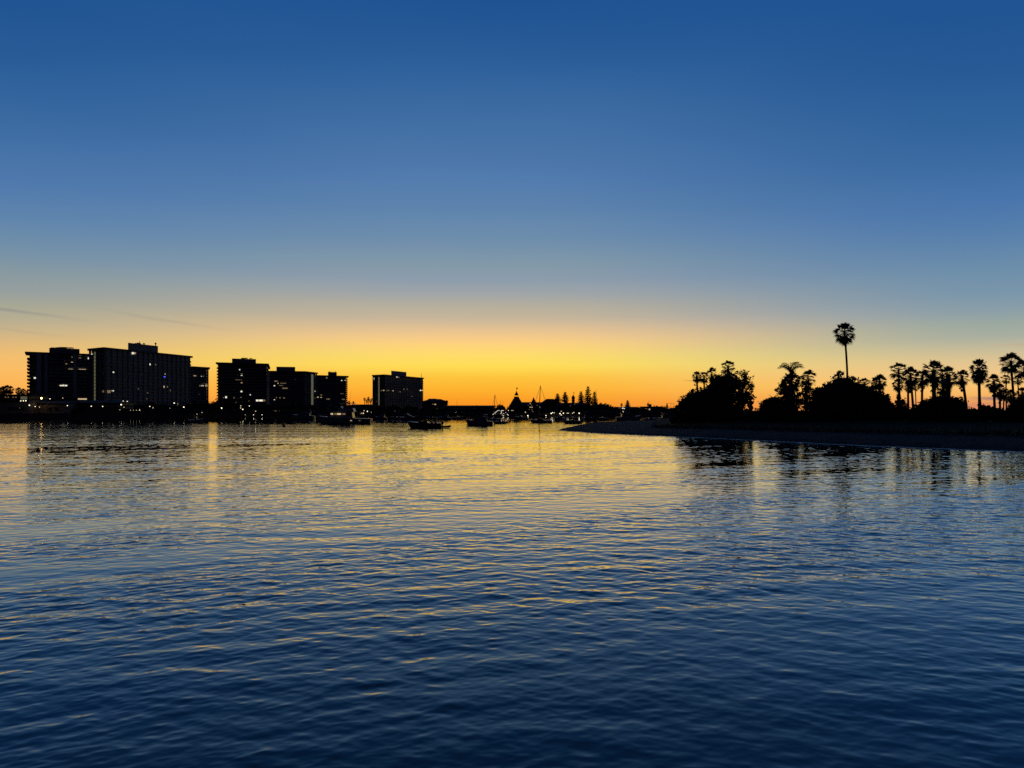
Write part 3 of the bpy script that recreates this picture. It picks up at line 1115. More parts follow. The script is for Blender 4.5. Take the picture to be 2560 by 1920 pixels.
tower('lone apartment tower standing apart at the right end of the tower row', [(931, 754), (962, 742), (1059, 818)], 936, 15, [(978, 1016, 928.5)],
      [(934.5, 947, 3.5, 5, 'cool'), (991.5, 942.5, 2.5, 2.5, 'cool'), (996, 943.5, 2.5, 2.5, 'dim'), (954.5, 977, 3, 3, 'dim'), (960, 976, 2.5, 2, 'warm'), (967, 976.5, 2, 2, 'dim'), (971, 976, 2, 2, 'dim'), (982, 977, 2.2, 2.2, 'warm'), (999.5, 979.5, 2.5, 2, 'dim'),
       (1009, 973, 1.5, 3, 'dim'), (1017, 973, 1.5, 3, 'dim'), (1050.5, 976, 2.8, 2.8, 'cool'), (1055, 976, 2.4, 2.8, 'warm'), (933.5, 987, 3, 5, 'cool'), (940, 988, 1.5, 3, 'dim'), (1029, 991, 2, 2, 'dim'), (932.5, 1010, 2, 3, 'dim'), (940, 1004, 3, 2, 'dim')],
      stair=[(950, 3.5, 943, 1014)], fac=FAC_B, piers=3.6, masts=[(1053.5, 933, 945)])


def low_building(label, px0, px1, d, ytop, z1=None, m=FAC_H, roof='flat', ridge=None, wins=(), name='waterfront_building', cat='building', depth=12, eave=1.0, base=1.6, extras=None, d1=None):
    d1 = d1 or d
    z1 = z1 if z1 is not None else HC + (HZ - ytop) / F * d
    a, b = np.array(at(px0, d)[:2]), np.array(at(px1, d1)[:2])
    dv = (b - a) / np.linalg.norm(b - a)
    nv = np.array((-dv[1], dv[0]))
    poly = [a, b, b + nv * depth, a + nv * depth]
    org = np.array((*np.mean(poly, axis=0), base))
    root = thing(name, label, cat, tuple(org))
    uv_walls('wall', poly, base - .1, z1, m, root, org)
    big = scaled(poly, eave)
    if roof == 'flat':
        MB().prism(big, z1, z1 + .5).build('roof', M['rooftar'], root, org)
    else:
        zr = HC + (HZ - ridge) / F * (d + depth / 2)
        m0, m1 = (big[0] + np.array(big[3])) / 2 if False else (np.array(big[0]) + np.array(big[3])) / 2, (np.array(big[1]) + np.array(big[2])) / 2
        if roof == 'hip':
            m0, m1 = m0 + dv * depth * .45, m1 - dv * depth * .45
        q = [(*big[0], z1), (*big[1], z1), (*big[2], z1), (*big[3], z1), (*m0, zr), (*m1, zr)]
        MB().add(q, [(0, 1, 5, 4), (2, 3, 4, 5), (1, 2, 5), (3, 0, 4), (3, 2, 1, 0)]).build('roof', M['roof'], root, org)
    for q in wins:
        window_at(root, org, poly, *q[:4], M[q[4] if len(q) > 4 else 'warm'], q[5] if len(q) > 5 else 'window', .1)
    if extras:
        extras(root, org)
    return root, org, poly


# far left: clubhouse, pavilion, and the houses along the promenade
low_building('dark clubhouse with wide flat eaves at the far left edge under the palms', -60, 72, 345, 989, m=FAC_H, depth=14, eave=3,
             wins=[(14, 993, 2.5, 2.5, 'dim'), (21, 993, 2.5, 2.5, 'dim'), (33, 993, 2.5, 2.5, 'dim'), (40, 993, 3, 2.5, 'dim'), (60, 995, 16, 8, 'dimg', 'lit_garage')])  # the lit garage area is a panel with the light put in as glow
low_building('pale terrace building with a row of dark windows on the far left seawall', -80, 71, 326, 1006, m=M['stucco'], depth=14, eave=.3,
             wins=[(x, 1021.5, 5, 6, 'glassdark') for x in (24, 31, 38, 45, 52, 57)] + [(50, 1020, 2, 2, 'dim', 'lit_window')])
low_building('long pale boathouse with two square windows left of the promenade hedge', 96, 168, 332, 1008, m=M['stucco'], depth=12, roof='gable', ridge=1003, eave=.8,
             wins=[(x, y, 3.2, 3.2, 'glassdark') for x in (122, 127, 138, 143) for y in (1020, 1024.5)])
low_building('low columned pavilion between boathouse and widest tower', 168, 300, 340, 1007, m=FAC_H, depth=12, roof='hip', ridge=1001, eave=1.2)
low_building('small dim building with lit slatted sign window near the moored cruiser', 680, 702, 392, 1026, m=M['stucco'], depth=8, wins=[(691, 1027.3, 15, 1.6, 'dim', 'sign_board'), (684, 1033, 2, 4, 'dim'), (691, 1033, 3, 4, 'dim'), (697, 1033, 2, 4, 'dim')])
low_building('low flat roofed building with faint clerestory lights behind the motor yacht', 728, 818, 430, 1016, m=FAC_H, depth=10, wins=[(x, 1022, 2, 1.5, 'dim') for x in (738, 742, 746, 750)])
low_building('low wide house filling the gap between the two right hand towers', 862, 940, 700, 1014, m=FAC_H, depth=14, roof='hip', ridge=1011)
low_building('gabled house with dim windows beside the lone tower', 1056, 1116, 620, 1003.5, m=FAC_H, depth=14, roof='hip', ridge=997.5, wins=[(1082, 1010.5, 3, 1.5, 'dim'), (1088, 1011, 4, 2.2), (1082, 1021.5, 4, 3), (1092, 1022, 2, 2, 'dim')])
low_building('gabled attic wing rising over the house beside the lone tower', 1071, 1088, 626, 1000, m=FAC_H, depth=10, roof='gable', ridge=996.5, base=8)
low_building('very long low building with a straight dark roofline in the centre', 1116, 1236, 640, 1016.5, m=FAC_H, depth=14, roof='gable', ridge=1013.5,
             wins=[(1177, 1023, 1.5, 1.5), (1183, 1023, 1.8, 1.5), (1100, 1032, 2, 2, 'dim')])


# the old wooden hotel with its conical roofs
def hotel():
    d = 650
    k = d / F
    zz = lambda y: HC + (HZ - y) * k
    org = np.array(at(1370, d, z=1.6))
    root = thing('grand_hotel', 'sprawling old hotel with a great conical tower roof and two small turrets', 'hotel', tuple(org))
    X = lambda px: (px - 1280) * k

    def rect(p0, p1, dep=18, off=0):
        return [(X(p0), d + off), (X(p1), d + off), (X(p1), d + off + dep), (X(p0), d + off + dep)]
    uv_walls('wall', rect(1304, 1462), 1.5, zz(1012), FAC_H, root, org)
    for (p0, p1, ye, yr) in ((1304, 1358, 1012, 1005), (1392, 1462, 1012, 1006.5)):
        q = scaled(rect(p0, p1), 1)
        m0, m1 = ((q[0][0] + q[3][0]) / 2, d + 9), ((q[1][0] + q[2][0]) / 2, d + 9)
        MB().add([(*p, zz(ye)) for p in q] + [(*m0, zz(yr)), (*m1, zz(yr))], [(0, 1, 5, 4), (2, 3, 4, 5), (1, 2, 5), (3, 0, 4), (3, 2, 1, 0)]).build('roof', M['roof'], root, org)
    wing = uv_walls('gabled_wing', rect(1356, 1392, 20, -1), 1.4, zz(1006), FAC_H, root, org)
    MB().prism(rect(1355, 1393, 22, -2), zz(1006), zz(997), [(X(1367), d + 2), (X(1384), d + 2), (X(1384), d + 14), (X(1367), d + 14)]).build('mansard_roof', M['roof'], root, org)
    MB().prism(rect(1388, 1394, 3, 4), zz(1008), zz(997)).build('chimney', M['brick'], root, org)
    MB().prism(rect(1412, 1420, 8, 2), zz(1010), zz(1001.5), scaled(rect(1411, 1421, 8, 2), -1)).build('dormer', M['roof'], root, org)
    # great cone
    c = (X(1291.5), d + 12, 0)
    r = lambda px: px * k
    rot = MB().lathe(c, [(r(19), 1.5), (r(19), zz(1017))], 24).build('rotunda', M['brick'], root, org)
    MB().lathe(c, [(r(21), zz(1017.5)), (r(20), zz(1015)), (r(15), zz(1008)), (r(11), zz(1001)), (r(7.5), zz(995.5)), (r(6), zz(993))], 24).build('conical_roof', M['roof'], root, org)
    gal = MB().lathe(c, [(r(5.2), zz(993.2)), (r(6.8), zz(992)), (r(6.8), zz(991.0)), (r(5.6), zz(990.8))], 16).build('gallery', M['brick'], root, org)
    pb = MB()
    for i in range(8):
        a = i * math.pi / 4
        pb.box((c[0] + r(4) * math.cos(a), c[1] + r(4) * math.sin(a), (zz(990.8) + zz(987.8)) / 2), (.45, .45, zz(987.6) - zz(990.9)))
    pb.build('gallery_post', M['brick'], gal)
    MB().lathe(c, [(r(5.4), zz(988)), (r(5.0), zz(986.5)), (r(3.2), zz(982.5)), (r(1.2), zz(979)), (.15, zz(976.5))], 16).build('spire', M['roof'], root, org)
    MB().tube([(c[0], c[1], zz(978)), (c[0], c[1], zz(965.5))], [.14, .07], 6).build('flagpole', M['darkmetal'], root, org)
    MB().add([(c[0], c[1], zz(967)), (c[0] + 1.0, c[1] - .3, zz(968.5)), (c[0] + .9, c[1] + .2, zz(972.5)), (c[0] + .05, c[1], zz(972)), (c[0], c[1] + .06, zz(969.5))], [(0, 1, 4), (1, 2, 4), (2, 3, 4)]).build('flag', M['flag'], root, org)
    for (px, ya, yb, w1, flagged) in ((1334.5, 992.5, 1006, 6.5, 0), (1434.5, 986.5, 1001, 5.2, 1)):
        c = (X(px), d + 6, 0)
        tw = MB().lathe(c, [(r(w1 * .72), zz(1014)), (r(w1 * .72), zz(yb))], 12).build('turret', M['brick'], root, org)
        tb = MB()
        if flagged:
            tb.lathe(c, [(r(w1 * .9), zz(yb)), (r(w1 * 1.0), zz(yb - .8)), (r(w1 * .72), zz(yb - 1.2)), (r(w1 * .70), zz(yb - 5)), (r(w1 * .98), zz(yb - 5.2)), (r(w1 * .95), zz(yb - 6.5)), (r(w1 * .62), zz(yb - 10)), (r(w1 * .25), zz(yb - 13)), (.1, zz(ya))], 12)
        else:
            tb.lathe(c, [(r(w1 * 1.1), zz(yb)), (r(w1 * .75), zz(yb - 3)), (r(w1 * .42), zz(yb - 7.5)), (.1, zz(ya))], 12)
        tb.build('turret_roof', M['roof'], root, org)
        if flagged:
            fp = MB().tube([(c[0], c[1], zz(ya + 1)), (c[0], c[1], zz(ya - 6))], [.1, .06], 5).build('flagpole', M['darkmetal'], root, org)
            MB().add([(c[0], c[1], zz(ya - 6)), (c[0] + 1.1, c[1], zz(ya - 5)), (c[0] + 1.3, c[1] + .2, zz(ya - 3.5)), (c[0], c[1] + .1, zz(ya - 4))], [(0, 1, 2, 3)]).build('flag', M['flag'], root, org)
    for q in ((1325.5, 1009, 2, 2), (1320.5, 1013, 1.5, 1.5, 'dim'), (1329, 1013, 1.8, 1.5, 'dim'), (1325.5, 1018, 2.4, 2.2), (1330, 1018, 2.4, 2.2), (1349, 1018, 2.4, 2.4), (1323, 1024, 2, 2, 'dim'), (1330, 1024, 2, 2, 'dim'),
              (1343, 1013.6, 2, 1.5, 'dim'), (1348, 1024, 2, 2, 'dim'), (1331.5, 1028.5, 4, 1.6, 'dim'), (1437, 1010, 2, 2, 'dim'), (1426, 1015, 2, 2, 'dim'), (1337, 1032, 2, 3, 'dim'), (1363, 1032, 2, 2, 'dim'), (1355, 1032.5, 2, 3, 'warm'),
              (1372, 1032, 2, 2, 'dim'), (1388, 1023, 1.6, 14, 'red'), (1392, 1023, 1.6, 14, 'red')):  # the two tall red strips are columns, the light on them painted as glow
        window_at(root, org, rect(1304, 1462), *q[:4], M[q[4] if len(q) > 4 else 'warm'], 'lit_window', .15)


hotel()


# boathouse restaurant with strings of lights along its roof ridges
def boathouse():
    d = 372
    k = d / F
    P = lambda px, py, o=0: np.array(at(px, d + o, py))
    org = np.array(at(1252, d, z=1.6))
    root = thing('boathouse', 'small hipped boathouse restaurant with glowing festoon lights along its roof ridges', 'building', tuple(org))
    X = lambda px: (px - 1280) * k
    rect = [(X(1234), d), (X(1271), d), (X(1271), d + 9), (X(1234), d + 9)]
    uv_walls('wall', rect, .3, HC + (HZ - 1036) * k, M['stucco'], root, org)
    q = scaled(rect, .6)
    ze, zr = HC + (HZ - 1036.5) * k, HC + (HZ - 1025.5) * k
    MB().add([(*p, ze) for p in q] + [(X(1245), d + 4.5, zr), (X(1260), d + 4.5, zr)], [(0, 1, 5, 4), (2, 3, 4, 5), (1, 2, 5), (3, 0, 4), (3, 2, 1, 0)]).build('roof', M['roof'], root, org)
    for (a, b) in (((1231.5, 1036.5), (1236, 1033)), ((1237, 1032), (1245, 1026.5)), ((1245, 1026), (1249, 1026.2)), ((1252.5, 1026.2), (1259.5, 1026.2)), ((1252.5, 1028), (1255, 1034)), ((1256.5, 1037), (1259.5, 1040)), ((1267.5, 1035), (1271.5, 1038))):
        p, r = P(*a, -.6), P(*b, -.6)
        MB().tube([p, (p + r) / 2 - (0, 0, .05), r], .07, 5).build('festoon_light', M['strip'], root, org)
    for (x, y) in ((1235, 1030.5), (1251.5, 1034), (1264.5, 1031), (1259.5, 1034), (1237.5, 1034)):
        MB().ball(P(x, y, -.8), .14).build('festoon_light', M['lamps'], root, org)


boathouse()

# right of the hotel
low_building('hillside house with bright bluish window between pine and palm, right of the hotel', 1542, 1592, 520, 1020.5, m=FAC_H, depth=12, roof='gable', ridge=1017,
             wins=[(1557, 1020.5, 4.2, 2.6, 'cool'), (1561, 1021.5, 2, 2, 'cool'), (1558, 1026, 3, 2, 'dim'), (1549, 1019.5, 5, 1.5, 'dim')])
low_building('low link building with warm lit columns right of the hillside house', 1588, 1612, 505, 1023, m=FAC_H, depth=8, wins=[(1594, 1030.5, 1.2, 4), (1597.5, 1030, 1.4, 4.5), (1599.7, 1033.5, 1.6, 5, 'cool'), (1605, 1030, 2, 3, 'dim')])  # the three narrow strips are columns, shown lit by a glow of their own
low_building('square flat roofed block with a rooftop box and aerial before the big trees', 1610, 1653, 520, 1018, m=FAC_H, depth=14,
             wins=[(1614, 1021.5, 2.2, 2.2, 'warm'), (1620.5, 1023, 2, 2, 'dim'), (1624, 1023.6, 3, 3, 'warm'), (1606.5, 1023.5, 2.2, 2.2, 'dim'), (1607, 1029, 2, 2, 'dim')],
             extras=lambda root, org: (MB().box((*at(1625, 524)[:2], HC + (HZ - 1015) * 524 / F), (1.8, 1.8, 2.6)).build('rooftop_box', M['dark_conc'], root, org),
                                       MB().tube([at(1622.5, 524, 1016), at(1622.5, 524, 1000)], [.12, .06], 5).build('aerial', M['darkmetal'], root, org)))
low_building('long low roofed shed behind the marina, left of the big trees', 1653, 1712, 500, 1024, m=FAC_H, depth=14, roof='hip', ridge=1021)


# ------------------------------------------------------------------ lamps
def lamp_post(label, px, py, d, kind='lamp', r=.2, z=1.6, arm=True):
    top = np.array(at(px, d, py))
    L = np.array((top[0], top[1], z))
    root = thing('street_lamp', label, 'street lamp', tuple(L), 0, 'lamps along the far shore')
    h = top[2] - z
    r = r * 1.05
    tb = MB().tube([(0, 0, -.1), (0, 0, .3), (0, 0, .32), (0, 0, max(.5, h - r))], [.14, .12, .06, .045], 8)
    tb.build('post', M['darkmetal'], root)
    MB().ball((0, 0, h), r, 10, 7).build('globe', M[kind], root, smooth=True)
    MB().lathe((0, 0, h), [(r * .8, r * .75), (r * .5, r * 1.05), (.03, r * 1.3)], 8).build('cap', M['darkmetal'], root)
    return root


LAMPS = [
    (52, 1002.3, 322, 'lamp', .17, 'first of three white globe lamps in a row on the clubhouse terrace'),
    (58.5, 1002, 322, 'lamp', .18, 'middle of three white globe lamps in a row on the clubhouse terrace'),
    (64.5, 1001.8, 322, 'lamp', .2, 'last of three white globe lamps in a row on the clubhouse terrace'),
    (103.5, 995.5, 330, 'lampo', .34, 'orange sodium lamp, brightest on the left, above the boathouse roof'),
    (125, 997, 344, 'lamp', .18, 'white lamp right of the orange sodium lamp'),
    (157, 995, 350, 'lamps', .15, 'faint lamp over the pavilion, foot of the striped tower'),
    (73.5, 1013, 318, 'lamp', .22, 'bright lamp at the corner between terrace building and boathouse'),
    (88, 1016.3, 318, 'lamp', .15, 'small lamp on the seawall just left of the boathouse'),
    (98.5, 1017.5, 318, 'lamps', .15, 'narrow lamp at the left gable of the boathouse'),
    (168.5, 1014, 328, 'lamp', .18, 'promenade lamp between boathouse and pavilion'),
    (228, 1015.5, 332, 'lamp', .18, 'promenade lamp before the left half of the pavilion'),
    (256.5, 1016, 334, 'lamp', .18, 'promenade lamp before the right half of the pavilion'),
    (303, 1011.5, 338, 'lamp', .28, 'largest white lamp, at the right corner of the pavilion'),
    (308, 1003, 380, 'lamp', .22, 'lamp set back above the large corner lamp of the pavilion'),
    (310, 1018, 334, 'lamps', .15, 'small low lamp beside the large corner lamp'),
    (299.5, 1024.5, 340, 'lamps', .13, 'thin low lamp under the large corner lamp'),
    (326, 1025.5, 340, 'lamps', .12, 'left bollard lamp of a low row before the hedge'),
    (333.5, 1025.5, 340, 'lamps', .10, 'middle bollard lamp of a low row before the hedge'),
    (341, 1025.5, 340, 'lamps', .12, 'right bollard lamp of a low row before the hedge'),
    (349, 1025.3, 340, 'lamp', .15, 'brightest end lamp of the low row before the hedge'),
    (374.5, 1016, 345, 'lamp', .18, 'left lamp of a pair below the middle of the widest tower'),
    (382.5, 1019.5, 345, 'lamps', .16, 'lower right lamp of a pair below the widest tower'),
    (435.5, 1007.5, 400, 'lamp', .26, 'tall set back lamp at the foot of the widest tower'),
    (459.5, 1017.7, 348, 'lamp', .24, 'bright promenade lamp below the right end of the widest tower'),
    (476, 1008.3, 400, 'lamps', .18, 'lamp at the seam of the widest and the low narrow tower'),
    (425, 1020.5, 350, 'lamps', .1, 'very faint lamp left of the bright promenade lamp'),
    (492.5, 1035.5, 350, 'lamps', .17, 'low lamp on the seawall above the open runabout'),
    (505, 1031, 352, 'lamps', .15, 'low lamp right above the bow of the open runabout'),
    (554, 1020, 356, 'lamp', .26, 'bright lamp just right of the bright sky gap'),
    (602, 1014.5, 372, 'lamps', .2, 'upper lamp of a cluster under the brown tower'),
    (601.5, 1020, 366, 'lamps', .2, 'middle lamp of a cluster under the brown tower'),
    (607, 1023.4, 362, 'lamp', .24, 'brightest lowest lamp of the cluster under the brown tower'),
    (623.5, 1015, 372, 'lamp', .17, 'lamp right of the cluster under the brown tower'),
    (639, 1028, 362, 'lamps', .18, 'lamp above a pair of low seawall lamps'),
    (634, 1037, 357, 'lamp', .15, 'left lamp of the low pair on the seawall'),
    (655, 1037, 358, 'lamp', .15, 'right lamp of the low pair on the seawall'),
    (613, 1037.2, 357, 'lamps', .1, 'faintest low lamp left of the seawall pair'),
    (910, 1026.5, 385, 'lamps', .2, 'smaller left lamp behind the stern of the motor yacht'),
    (918.5, 1028.3, 382, 'lamp', .24, 'brighter right lamp behind the stern of the motor yacht'),
    (928, 1030.5, 382, 'lamps', .12, 'dim lamp right of the two behind the yacht stern'),
    (973, 1030, 390, 'lamp', .26, 'left lamp of a touching pair under the lone tower'),
    (976, 1031.5, 386, 'lamp', .2, 'right lamp of a touching pair under the lone tower'),
    (987, 1027.3, 400, 'lamps', .15, 'faint lamp above the docked boats under the lone tower'),
    (1022, 1031, 390, 'lamp', .2, 'single lamp under the right half of the lone tower'),
    (1061, 1032, 392, 'lamp', .2, 'single lamp under the gabled house'),
    (1135, 1034, 396, 'lampg', .24, 'left white lamp beside the greenish lamp in the centre'),
    (1139, 1031.5, 396, 'lampg', .28, 'greenish lamp, highest of three close together in the centre'),
    (1141.5, 1033.8, 394, 'lampg', .18, 'right lamp beside the greenish lamp in the centre'),
    (1172.5, 1035, 398, 'lamp', .28, 'lone bright lamp left of the white cabin cruiser'),
    (1194, 1035.3, 398, 'lamp', .2, 'lamp just above the bow deck of the white cabin cruiser'),
    (1271, 1026, 402, 'lamps', .2, 'lamp at the foot of the great conical roof'),
    (1279, 1026.2, 404, 'lamps', .15, 'left lamp of a faint pair below the conical roof'),
    (1282.5, 1026.2, 404, 'lamps', .15, 'right lamp of a faint pair below the conical roof'),
    (1304, 1040, 390, 'lamp', .22, 'low dockside lamp below the hotel wing'),
    (1313.5, 1030.3, 400, 'lamps', .22, 'upper dockside lamp left of the first turret'),
    (1319.5, 1039, 390, 'lamp', .26, 'brightest dockside lamp below the first turret'),
    (1365, 1038.8, 392, 'lamp', .22, 'low dockside lamp below the mansard wing'),
    (1378, 1033.5, 398, 'lamp', .26, 'left lamp of the bright row under the mansard wing'),
    (1381.5, 1031.5, 400, 'lamp', .2, 'second lamp of the bright row under the mansard wing'),
    (1385.5, 1032, 400, 'lamps', .2, 'third lamp of the bright row, before the red columns'),
    (1400, 1034, 398, 'lamp', .26, 'brightest lamp just right of the red columns'),
    (1403, 1028.2, 402, 'lamps', .18, 'small lamp highest right of the red columns'),
    (1403, 1037.5, 394, 'lamp', .22, 'low lamp under the brightest one right of the red columns'),
    (1408.5, 1032.8, 400, 'lamp', .24, 'lamp below the second Norfolk pine'),
    (1418, 1032.8, 400, 'lamps', .2, 'left lamp of a pair between second pine and second turret'),
    (1421, 1032.8, 400, 'lamps', .2, 'right lamp of a pair between second pine and second turret'),
    (1431.5, 1033, 402, 'lamps', .22, 'lower lamp of a pair under the second turret'),
    (1434.5, 1031, 402, 'lamps', .2, 'upper lamp of a pair under the second turret'),
    (1448, 1033, 402, 'lamp', .28, 'last bright lamp at the right end of the hotel row'),
    (1543, 1033, 420, 'lamps', .26, 'left lamp below the hillside house'),
    (1548, 1033, 420, 'lamps', .18, 'middle small lamp below the hillside house'),
    (1558, 1029.5, 425, 'lamps', .26, 'upper lamp below the bluish window of the hillside house'),
    (1563, 1033, 420, 'lamp', .26, 'right brightest lamp below the hillside house'),
]
for (px, py, d, kind, r, lab) in LAMPS:
    lamp_post(lab, px, py, d, kind, r, z=1.6 if HC + (HZ - py) / F * d > 2.2 else .4)


# poles and aerials standing on the skyline
def pole(label, px, yt, yb, d, r=.12, name='flagpole', cat='pole', yard=None):
    a, b = np.array(at(px, d, yt)), np.array(at(px, d, z=1.6))
    root = thing(name, label, cat, tuple(b))
    MB().tube([(0, 0, -.2), (a - b) * .5, a - b], [r * 1.5, r, r * .5], 6).build('shaft', M['darkmetal'], root)
    MB().ball(a - b, r * 1.2, 6, 4).build('finial', M['darkmetal'], root)
    if yard:
        z = (HZ - yard) * d / F + HC - 1.6
        MB().tube([(-2.2, 0, z), (2.2, 0, z)], r * .6, 5).build('yardarm', M['darkmetal'], root)
    return root


pole('thin pole above the long low roofline in the centre', 1142.5, 999, 1015, 630)
pole('left of two short spiky poles left of the great conical roof', 1251.5, 1000.5, 1014, 630)
pole('right of two short spiky poles left of the great conical roof', 1257.5, 1002, 1014, 630)
pole('tall slim pole at the right side of the Norfolk pines', 1490.7, 973, 1012, 640, .16)
pole('yard arm pole with a crosspiece on the skyline left of the big trees', 1677.5, 1007, 1022, 480, .1, 'signal_mast', 'mast', 1008)
pole('plain pole rising just left of the big dark trees', 1684.5, 1008.5, 1024, 470, .12)


# ------------------------------------------------------------------ boats
def hull(mb, L, B, fb_bow, fb_st, draft=.35, rake=.12, n=13, transom=.92):
    """lofted hull along +x: keel, chine, sheer and a closed deck"""
    ring = []
    for i in range(n):
        u = i / (n - 1)
        x = -L / 2 + L * u
        b = B / 2 * (transom + (1 - transom) * min(1, u * 3)) * (1 - max(0, (u - .45) / .55) ** 2.2)
        b = max(b, .02)
        z = fb_st + (fb_bow - fb_st) * u ** 1.8
        xk = x - rake * L * max(0, (u - .7) / .3) ** 1.5
        kz = -draft * (1 - max(0, (u - .75) / .25) ** 2 * .9)
        ring.append([(xk, 0, kz), (xk + (x - xk) * .3, b * .82, .05), (x, b, z), (x, b * .86, z + .02), (x, 0, z + .05), (x, -b * .86, z + .02), (x, -b, z), (xk + (x - xk) * .3, -b * .82, .05)])
    vs = [v for r in ring for v in r]
    m = 8
    fs = [(i * m + k, (i + 1) * m + k, (i + 1) * m + (k + 1) % m, i * m + (k + 1) % m) for i in range(n - 1) for k in range(m)]
    fs += [tuple(range(m)), tuple((n - 1) * m + k for k in range(m))[::-1]]
    return mb.add(vs, fs)


def house(mb, x0, x1, b, z0, z1, fr, ba, tp=.86):
    """deckhouse between x0 (aft) and x1 (fore): front raked by fr, back by ba, sides leaning in"""
    q0 = [(x0, -b), (x1, -b * .9), (x1, b * .9), (x0, b)]
    q1 = [(x0 + ba, -b * tp), (x1 - fr, -b * tp * .85), (x1 - fr, b * tp * .85), (x0 + ba, b * tp)]
    return mb.prism(q0, z0, z1, q1)


def rail(mb, pts, h, r=.018, posts=1):
    top = [np.array(p) + (0, 0, h) for p in pts]
    mb.tube(top, r, 5)
    for p, q in list(zip(pts, top))[::posts]:
        mb.tube([p, q], r, 5)
    return mb


